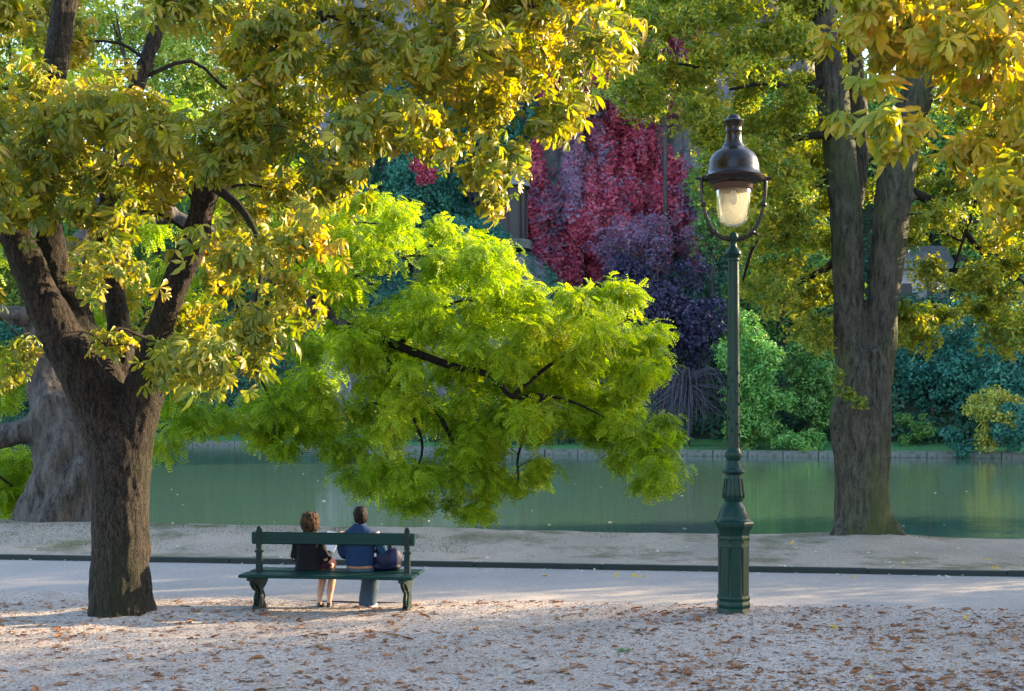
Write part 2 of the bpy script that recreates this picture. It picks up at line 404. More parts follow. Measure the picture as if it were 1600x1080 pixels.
# lamp globe: thick frosted-edged glass
m, nt, b = new_mat('lamp_glass'); M['glass'] = m
b.inputs['Base Color'].default_value = (1, .97, .90, 1); b.inputs['Roughness'].default_value = .12; b.inputs['Transmission Weight'].default_value = 1; b.inputs['IOR'].default_value = 1.12
tl = nt.nodes.new('ShaderNodeBsdfTranslucent'); tl.inputs[0].default_value = (.62, .60, .52, 1)
mx = nt.nodes.new('ShaderNodeMixShader'); mx.inputs[0].default_value = .22
nt.links.new(b.outputs[0], mx.inputs[1]); nt.links.new(tl.outputs[0], mx.inputs[2]); nt.links.new(mx.outputs[0], nt.nodes['Material Output'].inputs[0])
# water
m, nt, b = new_mat('lake_water'); M['water'] = m
nb = noise(nt, 1.5, 4, .6, mapscale=(.30, 1.7, 1)); nb2 = noise(nt, .05, 3, .5); nb3 = noise(nt, .22, 4, .6, mapscale=(.5, 1.5, 1))
b.inputs['Base Color'].default_value = (.055, .135, .105, 1); b.inputs['Roughness'].default_value = .02; b.inputs['IOR'].default_value = 1.33
nt.links.new(mixc(nt, nb2.outputs[0], (.032, .078, .066), (.058, .092, .054)), b.inputs['Base Color'])
bump(nt, b, mathn(nt, 'ADD', nb.outputs[0], mathn(nt, 'MULTIPLY', nb3.outputs[0], 2.2)), .07, .10)

# ------------------------------------------------------------------ terrain
SK = .139                                        # the path runs slightly towards the camera on the right
def vv(x, y): return y + SK * x
def near_h(x, y):
    """park side: gravel, path, verge, hump along the water, then the lake bed"""
    x = np.asarray(x, float); y = np.asarray(y, float); v = vv(x, y); v = np.where(v > 23.2, np.maximum(23.2, v - np.maximum(0, x - .42 * y - .5) * 6), v)  # unseen bank bulged out right of the frame to carry the added shade trees
    p = np.c_[x.ravel(), y.ravel(), np.zeros(x.size)]
    n1 = fbm(p * .7).reshape(x.shape) - .5; n2 = fbm(p * 2.7 + 5).reshape(x.shape) - .5
    ridge = np.interp(x, [-14, -9, 0, 9, 16], [.34, .32, .25, .21, .2])
    z = np.where(v < 16.2, (n1 * .05 + n2 * .03) * np.clip((16.3 - v) / .8, 0, 1), 0)
    step = np.interp(x, [-3, 2, 7], [.0, .02, .05])
    z = z + step * np.clip((16.25 - v) / .10, 0, 1)
    t = np.clip((v - 20.6) / 2.4, 0, 1); t = t * t * (3 - 2 * t)
    zb = .07 + (ridge - .07) * t + (n1 * .08 + n2 * .04) * np.clip((v - 19.8) / 1.0, 0, 1)
    z = np.where(v > 19.8, zb, z)
    tw = np.clip((v - 23.4) / 3.2, 0, 1); z = z - tw * tw * 1.9
    d = np.hypot((x + 2.1) / 1.3, (y - 16.2) / .55); z = z - .06 * np.exp(-d ** 2 * 1.6)     # hollow worn by feet in front of the bench
    for tx, ty, r_, hh in ((-4.65, 15.2, .55, .07), (2.62, 15.1, .38, .035), (6.2, 22.6, .85, .10)):
        d = np.hypot(x - tx, y - ty); z = z + hh * (.75 + n2) * np.exp(-(d / r_) ** 2)
    return z

def grid(x0, x1, y0, y1, nx, ny, hf, ys=None):
    xs = np.linspace(x0, x1, nx); ys = np.linspace(y0, y1, ny) if ys is None else ys; ny = len(ys)
    X, Y = np.meshgrid(xs, ys); return X, Y, hf(X, Y), nx, ny
def gridmesh(name, X, Y, Z, mat, **kw):
    ny, nx = X.shape; i = np.arange(nx * ny).reshape(ny, nx)
    F = np.stack([i[:-1, :-1], i[:-1, 1:], i[1:, 1:], i[1:, :-1]], -1).reshape(-1, 4)
    return obj(name, mesh_np(name, np.c_[X.ravel(), Y.ravel(), Z.ravel()], F, True), mat, **kw)

# gravel ground from behind the camera to the path, fine where it is seen
def band(v0, v1, nv, nx, x0=-60, x1=60):
    u = np.linspace(-1, 1, nx); xs = np.sign(u) * (12 * np.abs(u) + (x1 - 12) * np.abs(u) ** 6)
    vs = np.linspace(v0, v1, nv) if np.isscalar(v0) else v0
    X, V_ = np.meshgrid(xs, vs); return X, V_ - SK * X
X, Y = band(np.r_[np.linspace(-80, 8, 30), np.linspace(8.3, 16.6, 90)], None, 0, 180)
gridmesh('ground', X, Y, np.where(vv(X, Y) > 16.35, -.03, near_h(X, Y)), M['gravel'], kind='structure')
X, Y = band(16.15, 19.85, 40, 120)
n = fbm(np.c_[X.ravel(), Y.ravel(), X.ravel() * 0] * .8).reshape(X.shape) - .5
edge = fbm(np.c_[X.ravel() * 1.5, X.ravel() * 0, X.ravel() * 0]).reshape(X.shape) - .5
Z = .004 + n * .012; Z = np.where(vv(X, Y) < 16.27 + edge * .5, -.02, Z)
gridmesh('path', X, Y, Z, M['path'], kind='structure')
X, Y = band(np.r_[np.linspace(19.83, 27, 70), np.linspace(27.5, 60, 40)], None, 0, 200)
gridmesh('bank', X, Y, near_h(X, Y), M['verge'], kind='structure')
# kerb: stone lengths with open joints, a structure of its own
kb = bpy.data.objects.new('kerb', None); COL.objects.link(kb); kb['kind'] = 'structure'
L_ = 1.0 / math.cos(math.atan(SK))
kme = MB().box((0, 0, .022), (1.97, .11, .125), bev=.012).mesh('kerb_stone')
for i in range(-20, 21):
    x = i * 1.975 * math.cos(math.atan(SK)); o = obj('kerb_stone', kme, M['kerb'], kb)
    o.location = (x + .4, 19.78 - SK * (x + .4) + random.uniform(-.006, .006), random.uniform(-.004, .004)); o.rotation_euler = (0, 0, -math.atan(SK) + random.uniform(-.002, .002))

# far side of the lake
SH = np.array([(-400, 190), (-120, 150), (-60, 138), (-40, 130), (-22, 118), (-12, 106), (2, 95), (16, 91), (35, 87), (50, 84), (90, 70), (160, 40), (300, 10)], float)
def shore(x): return np.interp(x, SH[:, 0], SH[:, 1])
def hill_h(x, y):
    x = np.asarray(x, float); y = np.asarray(y, float); d = y - shore(x)
    p = np.c_[x.ravel(), y.ravel(), x.ravel() * 0]; n = fbm(p * .09).reshape(x.shape) - .5
    z = -.34 + np.clip(d, 0, 6) * .06 + np.clip(d - 6, 0, 200) * .9
    cap = np.interp(x, [-90, -40, -10, 25, 45, 75], [36, 42, 44, 42, 30, 8])
    z = np.minimum(z, cap - 3 * np.exp(-z / 10)) + n * np.clip(d - 4, 0, 6)
    return np.where(d < 0, -2.2, z)
xs = np.linspace(-220, 150, 170); ds = np.r_[-3, -.001, 0.001, np.linspace(.5, 90, 70), 140]
X, D = np.meshgrid(xs, ds); Y = shore(X) + D
gridmesh('hillside', X, Y, hill_h(X, Y) + (D < -.5) * 0, M['hill'], kind='structure')
ds = np.linspace(.05, 7.5, 12); X, D = np.meshgrid(np.linspace(-120, 90, 120), ds); Y = shore(X) + D
gridmesh('lawn', X, Y, hill_h(X, Y) + .02, M['lawn'], kind='structure')
# lake
obj('water', mesh_np('water', np.array([(-300, 20, -.7), (200, 20, -.7), (200, 260, -.7), (-300, 260, -.7)]), np.array([[0, 1, 2, 3]])), M['water'], kind='structure')
obj('lake_bed', mesh_np('lake_bed', np.array([(-600, -100, -2.4), (600, -100, -2.4), (600, 900, -2.4), (-600, 900, -2.4)]), np.array([[0, 1, 2, 3]])), M['mud'], kind='structure')
# low stone wall that holds the far bank, built of blocks
wl = root('bank_wall', 'low pale stone wall holding the far bank at the waterline', 'wall', (8, 93.5, -.7))
bl = MB().box((0, 0, .2), (2.36, .45, .46), bev=.03).mesh('block')
s_ = np.linspace(-45, 50, 41)
for i in range(len(s_) - 1):
    a = np.array((s_[i], shore(s_[i]))); c = np.array((s_[i + 1], shore(s_[i + 1]))); mid = (a + c) / 2; ln = np.linalg.norm(c - a)
    o = obj('block', bl, M['stone'], wl); o.location = (mid[0] - 8, mid[1] - 93.5 + random.uniform(-.03, .03), random.uniform(-.02, .02))
    o.scale = (ln / 2.40, 1, 1); o.rotation_euler = (0, 0, math.atan2(c[1] - a[1], c[0] - a[0]))

# cliff behind the lake
def cliff_pt(x, z):
    p = np.c_[x, z, np.zeros(len(x))]
    y = 116 + 9 * (fbm(p * np.array([.15, .10, 1]), 4) - .5) + 3 * (fbm(p * np.array([.5, .28, 1]) + 9, 3) - .5) + .10 * (z - 8)
    e = np.abs((x - 6) / 26); y = y + np.clip(e - .6, 0, 1) ** 2 * 60
    return y
cx = np.linspace(-20, 32, 110); cz = np.r_[np.linspace(-1, 47, 100), 48, 48.5]
X, Z = np.meshgrid(cx, cz); Y = cliff_pt(X.ravel(), Z.ravel()).reshape(X.shape); Y[-1] += 25; Y[-2] += 4; Y[:, 0] += 14; Y[:, -1] += 14
gridmesh('cliff', X, Y, Z, M['rock'], kind='structure')

# ------------------------------------------------------------------ leaves: templates and scattering
def rot_from(nrm, spin):
    """(N,3) normals, (N,) spins -> (N,3,3) whose columns are leaf x, leaf y (length), leaf z (normal)"""
    n = nrm / (np.linalg.norm(nrm, axis=1)[:, None] + 1e-9)
    a = np.where(np.abs(n[:, 2:3]) < .9, np.array([[0, 0, 1.0]]), np.array([[1.0, 0, 0]]))
    t = np.cross(a, n); t /= np.linalg.norm(t, axis=1)[:, None]; b = np.cross(n, t)
    c, s = np.cos(spin)[:, None], np.sin(spin)[:, None]
    x = t * c + b * s; y = -t * s + b * c
    return np.stack([x, y, n], 2)

def axes_from(y, z):
    """leaf length along y, normal as near z as it can be"""
    y = y / (np.linalg.norm(y, axis=1)[:, None] + 1e-9); z = z - y * np.sum(y * z, 1)[:, None]
    z /= np.linalg.norm(z, axis=1)[:, None] + 1e-9; return np.stack([np.cross(y, z), y, z], 2)

def scatter(tmpl, pos, rot, scl, pick):
    """tmpl: list of (V, F, tip); pick: template index per leaf -> V, F, rnd, tip"""
    Vs, Fs, Rs, Ts = [], [], [], []; base = 0
    for k, (tv, tf, tt) in enumerate(tmpl):
        q = np.where(pick == k)[0]
        if not len(q): continue
        W = np.einsum('nij,vj->nvi', rot[q], tv) * scl[q][:, None, None] + pos[q][:, None, :]
        n, v = W.shape[:2]
        Vs.append(W.reshape(-1, 3)); Fs.append((tf[None] + (np.arange(n) * v)[:, None, None] + base).reshape(-1, 3))
        Rs.append(np.repeat(RNG.random(n), v)); Ts.append(np.tile(tt, n)); base += n * v
    return np.vstack(Vs), np.vstack(Fs), np.concatenate(Rs), np.concatenate(Ts)

def chestnut_leaf(seed, droop=1.0):
    """palmate leaf of 5-7 obovate leaflets that hang from the stalk's end; all share the first vertex"""
    r = random.Random(seed); V = [(0, 0, 0)]; F = []; T = [0]; n = r.choice([4, 5, 5, 6, 7, 7])
    for i in range(n):
        a = (i - (n - 1) / 2) * (2.0 / (n - 1) * 1.75) + r.uniform(-.12, .12); ln = (1 - .30 * abs(a) / 1.75) * r.uniform(.72, 1.12)
        dr = (.35 + .45 * abs(a) / 2) * droop * r.uniform(.6, 1.5); curl = r.uniform(.05, .35)
        d = np.array((math.sin(a), math.cos(a), 0)); p = np.array((math.cos(a), -math.sin(a), 0)); b = len(V); wd = r.uniform(.15, .19)
        for t, ww in ((.36, .5), (.66, 1.0), (.84, .78)):
            c = d * t * ln * (1 - .12 * dr * t) + np.array((0, 0, -1)) * dr * (t ** 1.7) * ln * .8
            for s in (-1, 0, 1): V.append(tuple(c + p * s * wd * ww * ln + np.array((0, 0, (abs(s) * (.05 + curl * .10) + s * r.uniform(-.05, .05)) * (1 if s else r.uniform(-.01, .01)))))); T.append(t * .8 + .15 * abs(s))
        c = d * ln * (1 - .15 * dr) + np.array((0, 0, -1)) * dr * 1.1 * ln * .8; V.append(tuple(c)); T.append(1)
        F += [(0, b + 1, b), (0, b + 2, b + 1)]
        for k in (0, 3):
            for s in (0, 1): F += [(b + k + s, b + k + s + 1, b + k + s + 4), (b + k + s, b + k + s + 4, b + k + s + 3)]
        F += [(b + 6, b + 7, b + 9), (b + 7, b + 8, b + 9)]
    return np.array(V), np.array(F), np.array(T)
CHEST = [chestnut_leaf(i, d) for i, d in enumerate((.5, .8, 1.0, 1.25, 1.6, .9, 2.1, .65, 1.1, 1.8, .4, 1.35, 2.4, 1.0))]

def simple_leaf(wd=.55, fold=.12):
    V = np.array([(0, 0, 0), (-wd * .5, .45, fold), (0, .5, 0), (wd * .5, .45, fold), (0, 1, -.12)]); return V, np.array([(0, 2, 1), (0, 3, 2), (1, 2, 4), (2, 3, 4)]), np.array([0, .5, .5, .5, 1])
def tuft(seed, n=4, spread=.9, wd=.5):
    """a few leaves round one point"""
    r = random.Random(seed); V, F, T = [], [], []
    for i in range(n):
        v, f, t = simple_leaf(wd, r.uniform(.02, .2)); a = r.uniform(0, 6.28); el = r.uniform(-.9, .7); Rm = Matrix.Rotation(a, 3, 'Z') @ Matrix.Rotation(el, 3, 'X') @ Matrix.Rotation(r.uniform(-.8, .8), 3, 'Y')
        off = Vector((r.uniform(-1, 1), r.uniform(-1, 1), r.uniform(-.6, .6))) * spread * .5
        b = len(V); V += [tuple(Rm @ Vector(p) * r.uniform(.75, 1.1) + off) for p in v]; F += [tuple(int(q) + b for q in g) for g in f]; T += list(t)
    return np.array(V), np.array(F), np.array(T)
TUFT = [tuft(100 + i) for i in range(8)]
def frond(seed, n=5):
    """pinnate leaf: drooping stalk with pairs of narrow leaflets"""
    r = random.Random(seed); V, F, T = [], [], []; dr = r.uniform(.3, 1.1)
    for i in range(n):
        t = .12 + .88 * i / (n - 1); c = np.array((0, t * (1 - .15 * dr * t), -dr * t * t * .55)); wl_ = .30 * (1 - .35 * abs(t - .45)) * r.uniform(.85, 1.15); hw = .058
        for s in (-1, 1):
            d = np.array((s * .9, .45, -.25 * r.random())); d /= np.linalg.norm(d); b = len(V)
            pl = np.array((0.45 * -s, .9, 0)) * hw * 1.6; tip = c + d * wl_; mid = c + d * wl_ * .5
            V += [tuple(c), tuple(mid - pl), tuple(tip), tuple(mid + pl + np.array((0, 0, .02)))]; F += [(b, b + 1, b + 2), (b, b + 2, b + 3)]; T += [0, .5, 1, .5]
    return np.array(V), np.array(F), np.array(T)
FROND = [frond(200 + i) for i in range(8)]
FAN = [tuft(300 + i, 5, 1.6, .55) for i in range(6)]      # sprays for far crowns
HANG = []
for i in range(5):                                          # hanging sprays
    v, f, t = tuft(400 + i, 5, .8, .3); v = v * np.array((.5, .5, 1.0)); v[:, 2] = -np.abs(v[:, 2]) * 1.6; HANG.append((v, f, t))

def unit(n):
    d = RNG.normal(size=(n, 3)); return d / np.linalg.norm(d, axis=1)[:, None]

def branch_mesh(paths, base):
    """several joined tubes (a branch and its twigs) -> one mesh"""
    mb = MB()
    for pts, r, n, sub in paths: mb.tube(np.asarray(pts) - base, r, n, sub)
    me = mb.mesh('branch', True); return me

def pick_front(pos, k=300, cell=20):
    """indices of the leaves that stand in front, at most one per small patch of the view, largest first"""
    px = 800 + pos[:, 0] / pos[:, 1] * F_PX; py = HOR + (CAM_H - pos[:, 2]) / pos[:, 1] * F_PX
    ok = np.where((px > -20) & (px < 1620) & (py > -10) & (py < 1080))[0]; best = {}
    for i in ok:
        q = (int(px[i] // cell), int(py[i] // cell))
        if q not in best or pos[i, 1] < pos[best[q], 1]: best[q] = i
    return np.array(sorted(best.values(), key=lambda i: pos[i, 1])[:k], int)

def broadleaf(rt, base, limbs, clumps, tmpl, mat, leaf_scale, per_twig, droop, parts=0, twigmat=None, spread=.5, upness=.7, sort=True, crown='crown', r0=.03, ntwig=9, sag=.12):
    """branches from the limbs to every clump, twigs inside it, leaves round each twig's end"""
    base = np.array(base, float); LP = np.vstack([catmull(l, 6) for l in limbs]); pos, dirs = [], []
    LR = np.full(len(LP), r0 * 2.0)
    order = sorted(clumps, key=lambda q: np.min(np.linalg.norm(LP - np.array(q[0]), axis=1)))
    for c, rad, nl in order:
        c = np.array(c); rad = np.array(rad if np.ndim(rad) else (rad, rad, rad * .75))
        d = np.linalg.norm(LP - c, axis=1) + 1.0 * np.maximum(0, LP[:, 2] - c[2]) + .5 * RNG.random(len(LP)) * .4; j = np.argmin(d); p0 = LP[j]
        L_ = np.linalg.norm(c - p0); mid = p0 * .6 + c * .4 + np.array((0, 0, sag * L_)) + RNG.normal(size=3) * .07 * L_; mid2 = p0 * .22 + c * .78 + np.array((0, 0, sag * .8 * L_)) + RNG.normal(size=3) * .06 * L_
        rr = min(LR[j] * .72, r0 * (.35 + L_ * .4)); paths = [([p0, mid, mid2, c], [rr, rr * .8, rr * .62, rr * .45], 6, 3)]
        nt_ = max(3, int(ntwig)); ext = catmull([p0, mid, mid2, c], 3)[2:]
        LP = np.vstack([LP, ext]); LR = np.r_[LR, np.linspace(rr * .85, rr * .5, len(ext))]
        tips = c + unit(nt_) * rad * (RNG.random((nt_, 1)) ** .45)
        trunkline = catmull([p0, mid, mid2, c], 5)
        for tpt in tips:
            q = trunkline[int(len(trunkline) * RNG.uniform(.6, .98))]
            m_ = (q + tpt) / 2 + np.array((0, 0, .10 * np.linalg.norm(tpt - q)))
            tr_ = min(.010, rr * .35); paths.append(([q, m_, tpt], [tr_, tr_ * .75, tr_ * .45], 4, 2))
            k = max(1, int(nl / nt_)); u = RNG.random((k, 1)) ** .7
            along = q * (1 - u) + tpt * u + np.array((0, 0, .1)) * u * (1 - u)
            off = unit(k) * spread * (.3 + .7 * RNG.random((k, 1)))
            pos.append(along + off * rad.mean()); dd = off + .35 * unit(k) * spread; dd[:, 2] = dd[:, 2] * .5 - droop; dirs.append(dd)
        obj('branch', branch_mesh(paths, base), twigmat or M['twig'], rt)
    pos = np.vstack(pos); dirs = np.vstack(dirs); N = len(pos)
    up = np.array([[0, 0, upness]]) + .55 * unit(N); rot = axes_from(dirs, up); scl = leaf_scale * RNG.uniform(.5, 1.25, N); pick = RNG.integers(0, len(tmpl), N)
    ind = np.zeros(N, bool)
    if parts:
        sel = pick_front(pos, parts); ind[sel] = True
        meshes = []
        for v, f, t in tmpl:
            me = mesh_np('leaf', v, f, True, {'rnd': np.zeros(len(v)), 'tip': t}); me.materials.append(mat); meshes.append(me)
        for i in sel:
            o = bpy.data.objects.new('leaf', meshes[pick[i]]); COL.objects.link(o); o.parent = rt
            Mx = Matrix(rot[i].tolist()).to_4x4(); Mx = Matrix.Translation(Vector(pos[i] - base)) @ Mx @ Matrix.Scale(float(scl[i]), 4); o.matrix_local = Mx
    q = ~ind; V, F, rn, tp = scatter(tmpl, (pos - base)[q], rot[q], scl[q], pick[q])
    o = obj(crown, mesh_np(crown, V, F, True, {'rnd': rn, 'tip': tp}), mat, rt)
    if parts: o['kind'] = 'stuff'
    return N

def trunk_part(rt, base, tubes, mat, voxel=.035, amp=.02, freq=9, name='trunk', extra=None):
    mb = MB(); base = np.array(base, float)
    for pts, r in tubes: mb.tube(np.asarray(pts, float) - base, r, 20, 5)
    me = fuse(mb, voxel, 4, name)
    def fn(V):
        p = V * np.array((freq, freq, freq * .22)); a = np.abs(fbm(p, 3) - .5) * 2
        return amp * (a - .35) * 2 + amp * 1.6 * (fbm(V * 1.7 + 3, 2) - .5) + (extra(V) if extra else 0)
    displace(me, fn)
    return obj(name, me, mat, rt)

def poly_in(poly, x, y):
    poly = np.asarray(poly, float); c = np.zeros(len(x), bool); j = len(poly) - 1
    for i in range(len(poly)):
        xi, yi = poly[i]; xj, yj = poly[j]
        c ^= ((yi > y) != (yj > y)) & (x < (xj - xi) * (y - yi) / (yj - yi + 1e-12) + xi); j = i
    return c

def spread_points(n, gen, dmin):
    """Poisson-like picking: gen() gives a candidate or None"""
    out = []; tries = 0
    while len(out) < n and tries < n * 60:
        tries += 1; c = gen()
        if c is None: continue
        if all(np.linalg.norm(c - o) > dmin for o in out): out.append(c)
    return out

# ------------------------------------------------------------------ horse chestnut by the bench
B = P(188, 960, 15.2); B[2] = -.03
t1 = root('chestnut_tree', 'large horse chestnut with furrowed trunk forking low beside the bench, yellowing leaves', 'tree', B)
lead = [P(178, 690, 15.2), P(150, 590, 15.25), P(100, 470, 15.3), P(70, 340, 15.4), P(72, 200, 15.5), P(100, 20, 15.6), P(130, -200, 15.7), P(160, -450, 15.6)]
leftl = [P(170, 680, 15.1), P(125, 580, 14.95), P(68, 470, 14.8), P(30, 380, 14.6), P(-10, 280, 14.4), P(-80, 120, 14), P(-160, -60, 13.6)]
rightl = [P(200, 690, 15.15), P(225, 610, 15.1), P(248, 520, 14.9), P(272, 450, 14.7), P(305, 370, 14.4), P(326, 285, 14.1), P(370, 180, 13.7), P(440, 60, 13.2), P(520, -80, 12.8)]
midl = [P(190, 680, 15.3), P(190, 560, 15.6), P(178, 450, 16), P(165, 330, 16.5), P(200, 180, 17), P(260, 0, 17.5), P(320, -220, 17.8)]
trunk_part(t1, B, [
    ([B - (0, 0, .25), B + (0, 0, .05), B + (0, 0, .5), B + (0, 0, 1.1), P(188, 760, 15.2), P(188, 690, 15.2), P(190, 640, 15.2)], [.44, .375, .345, .34, .35, .39, .36]),
    *[([B + (.43 * math.cos(a), .43 * math.sin(a), -.2), B + (.29 * math.cos(a), .29 * math.sin(a), .04), B + (.22 * math.cos(a), .22 * math.sin(a), .5)], [.09, .12, .10]) for a in (.3, 1.7, 2.9, 3.9, 4.7, 5.6)],
    (lead, [.34, .30, .24, .19, .17, .155, .12, .07]), (leftl, [.30, .27, .22, .19, .17, .13, .08]),
    (rightl, [.30, .24, .17, .16, .155, .15, .12, .10, .06]), (midl, [.26, .17, .14, .12, .11, .09, .05])], M['chestnut_bark'], .027, .024, 11)
far_l = [P(520, -80, 12.8), P(620, -60, 12.6), P(740, -20, 12.6), P(860, 10, 12.8)]
for pts, r in ((far_l, [.07, .06, .045, .025]), ([P(440, 60, 13.2), P(520, 20, 13.6), P(600, 30, 14.2), P(650, 80, 14.6), P(680, 160, 14.8)], [.08, .06, .045, .032, .018]),
               ([P(326, 285, 14.1), P(380, 330, 13.7), P(410, 400, 13.4), P(400, 470, 13.2)], [.06, .045, .03, .018])):
    V, F = tube_np(np.asarray(pts) - B, r, 8, 5); obj('limb', MB().add(V, F).mesh('limb', True), M['chestnut_bark'], t1)
LOWX = [-200, -60, 0, 60, 110, 145, 165, 200, 260, 320, 360, 400, 435, 460, 485, 515, 560, 600, 650, 700, 740, 770, 800, 850, 900, 930, 960, 985, 1010]
LOWY = [520, 520, 420, 330, 330, 380, 560, 600, 600, 610, 610, 580, 570, 490, 400, 320, 300, 250, 235, 250, 290, 325, 265, 215, 215, 170, 110, 90, 20]
def gen_chest():
    px = random.uniform(-160, 955); low = np.interp(px, LOWX, LOWY); py = random.uniform(-300, low)
    py = min(py, low - 30 - random.random() * 20)
    if py < -40 and random.random() < .55: return None
    Y = random.choice([random.uniform(11.9, 13.6), random.uniform(13.4, 15.2), random.uniform(15.4, 18)])
    if px > 520: Y = random.uniform(11.8, 14.6)
    if 120 < px < 345 and 0 < py < 130: return None                       # gap that shows the sunlit trees across the lake
    if Y < 15 and 205 < px < 370 and 285 < py < 500: return None         # the right limb shows
    if Y < 15.6 and 0 < px < 150 and (py < 150 or py > 320): return None   # so do the leader and the left limb
    if Y < 15.8 and 130 < px < 245 and 420 < py: return None
    if 90 < px < 230 and py > 500 and Y < 15.6 and px < 170: return None
    return P(px, py, Y)
cl = [(c, (random.uniform(.42, .62), random.uniform(.42, .6), random.uniform(.28, .42)), 76) for c in spread_points(200, gen_chest, .42)]
# hanging ends that give the crown's lower outline
for px, py, Y in ((765, 315, 12.6), (740, 275, 12.6), (690, 240, 12.8), (640, 225, 12.8), (880, 185, 12.5), (905, 165, 12.6), (840, 200, 12.4), (800, 245, 12.4), (955, 85, 12.8), (345, 600, 13.6), (395, 560, 13.4), (420, 520, 13.2), (300, 590, 13.8), (255, 590, 14), (165, 540, 14), (450, 440, 13), (430, 370, 12.9), (540, 285, 12.7), (510, 290, 12.8), (25, 545, 13.9), (15, 600, 14), (15, 330, 13.6), (125, 335, 13.6)):
    cl.append((P(px, py, Y), (.26, .3, .2), 26))
for px, py, Y in ((350, 262, 12.6), (330, 230, 12.8), (385, 215, 12.4), (400, 160, 12.3), (360, 180, 12.5), (430, 110, 12.1), (395, 60, 12.2), (470, 60, 12), (440, 20, 12), (60, 190, 13.6), (95, 250, 13.5), (70, 290, 13.6), (40, 235, 13.5), (105, 180, 13.7), (175, 320, 14), (150, 270, 14)):
    cl.append((P(px, py, Y), (.36, .36, .24), 40))
broadleaf(t1, B, [lead[2:], leftl[2:], rightl[2:], midl[2:], far_l], cl, CHEST, M['chestnut'], .168, 1, .42, parts=300, spread=.55, upness=.8, crown='foliage', r0=.032, ntwig=8)

# ------------------------------------------------------------------ second chestnut, its trunk just outside the frame on the right
B = np.array([8.6, 11.6, -.02])
t2 = root('chestnut_tree', 'golden horse chestnut reaching in at the upper right with big fan leaves', 'tree', B)
tl2 = [B + (-.1, 0, 2.4), B + (-.6, -.1, 3.6), B + (-1.6, -.3, 4.8), B + (-3, -.5, 5.6), B + (-4.4, -.6, 5.9)]
tl3 = [B + (0, 0, 2.4), B + (.2, .3, 4), B + (.1, .5, 6), B + (-.6, .8, 8), B + (-1.2, 1, 10)]
tl4 = [B + (-.05, 0, 2.2), B + (-1.0, .2, 3.0), B + (-2.4, .2, 3.7), B + (-3.6, 0, 4.1)]
trunk_part(t2, B, [([B - (0, 0, .2), B + (0, 0, .4), B + (0, 0, 2.6)], [.42, .34, .33]), (tl2, [.28, .2, .15, .1, .05]), (tl3, [.28, .22, .18, .13, .07]), (tl4, [.2, .11, .07, .04])], M['chestnut_bark'], .04, .02, 9)
L2X = [1300, 1330, 1360, 1400, 1440, 1480, 1520, 1560, 1600, 1700, 1800]; L2Y = [60, 110, 120, 120, 130, 200, 330, 380, 400, 420, 380]
def gen_c2():
    px = random.uniform(1325, 1790); low = np.interp(px, L2X, L2Y); py = random.uniform(-330, low - 25)
    if py < -40 and random.random() < .5: return None
    if 1440 < px < 1560 and 120 < py < 230: return None
    return P(px, py, random.uniform(9.4, 12.6))
cl = [(c, (random.uniform(.36, .5), random.uniform(.36, .5), random.uniform(.2, .32)), 40) for c in spread_points(78, gen_c2, .36)]
for px, py, Y in ((1330, 195, 9.6), (1365, 185, 9.4), (1395, 200, 9.5), (1420, 215, 9.6), (1385, 230, 9.5), (1350, 130, 9.8), (1440, 190, 9.8)): cl.append((P(px, py, Y), (.16, .16, .10), 9))
broadleaf(t2, B, [tl2[1:], tl3[1:], tl4[1:]], cl, CHEST, M['chestnut_gold'], .19, 1, .38, parts=220, spread=.55, upness=.9, crown='foliage', r0=.026, ntwig=7)

HAZE = 0
# ------------------------------------------------------------------ tall tree on the bank, forked trunk
B = P(1348, 843, 22.6); B[2] = .18
t3 = root('elm_tree', 'tall bank tree with a thick trunk forked into two upright limbs beyond the lamp', 'tree', B)
q = lambda px, py, dy=0: P(px, py, 22.6 + dy)
l1 = [q(1345, 640), q(1332, 560), q(1326, 470, .1), q(1325, 380, .1), q(1317, 280, .1), q(1303, 170, .1), q(1290, 60, .1), q(1284, -60, .2), q(1280, -200, .2)]
l2 = [q(1360, 640), q(1372, 560), q(1381, 470, -.1), q(1388, 390, -.1), q(1397, 300, -.2), q(1412, 210, -.3), q(1436, 140, -.4), q(1462, 60, -.4), q(1500, -60, -.5), q(1540, -200, -.5)]
l3 = [q(1335, 330, .3), q(1345, 220, .6), q(1338, 120, .9), q(1330, 20, 1.2), q(1330, -120, 1.4)]
trunk_part(t3, B, [
    ([B - (0, 0, .3), B + (0, 0, .03), q(1347, 800), q(1347, 740), q(1346, 660), q(1350, 590), q(1352, 555)], [.60, .53, .49, .47, .48, .45, .35]),
    (l1, [.34, .31, .27, .28, .29, .28, .23, .17, .11]), (l2, [.32, .30, .27, .30, .33, .32, .29, .22, .15, .08]), (l3, [.15, .17, .15, .12, .07]),
    ([q(1325, 800), q(1320, 700, -.15), q(1312, 655, -.2), q(1318, 600, -.1)], [.20, .22, .19, .12]),
    ([q(1372, 800, -.1), q(1378, 690, -.2), q(1372, 590, -.25), q(1362, 545, -.25)], [.16, .17, .20, .15]),
    ([B + (-.55, -.3, -.15), B + (-.38, -.2, .15), q(1335, 790)], [.2, .2, .15]), ([B + (.6, -.25, -.15), B + (.42, -.15, .2), q(1362, 780)], [.2, .2, .15]),
    ([q(1395, 300, -.3), q(1420, 305, -.35), q(1432, 312, -.4)], [.15, .09, .06])], M['elm_bark'], .034, .020, 8)
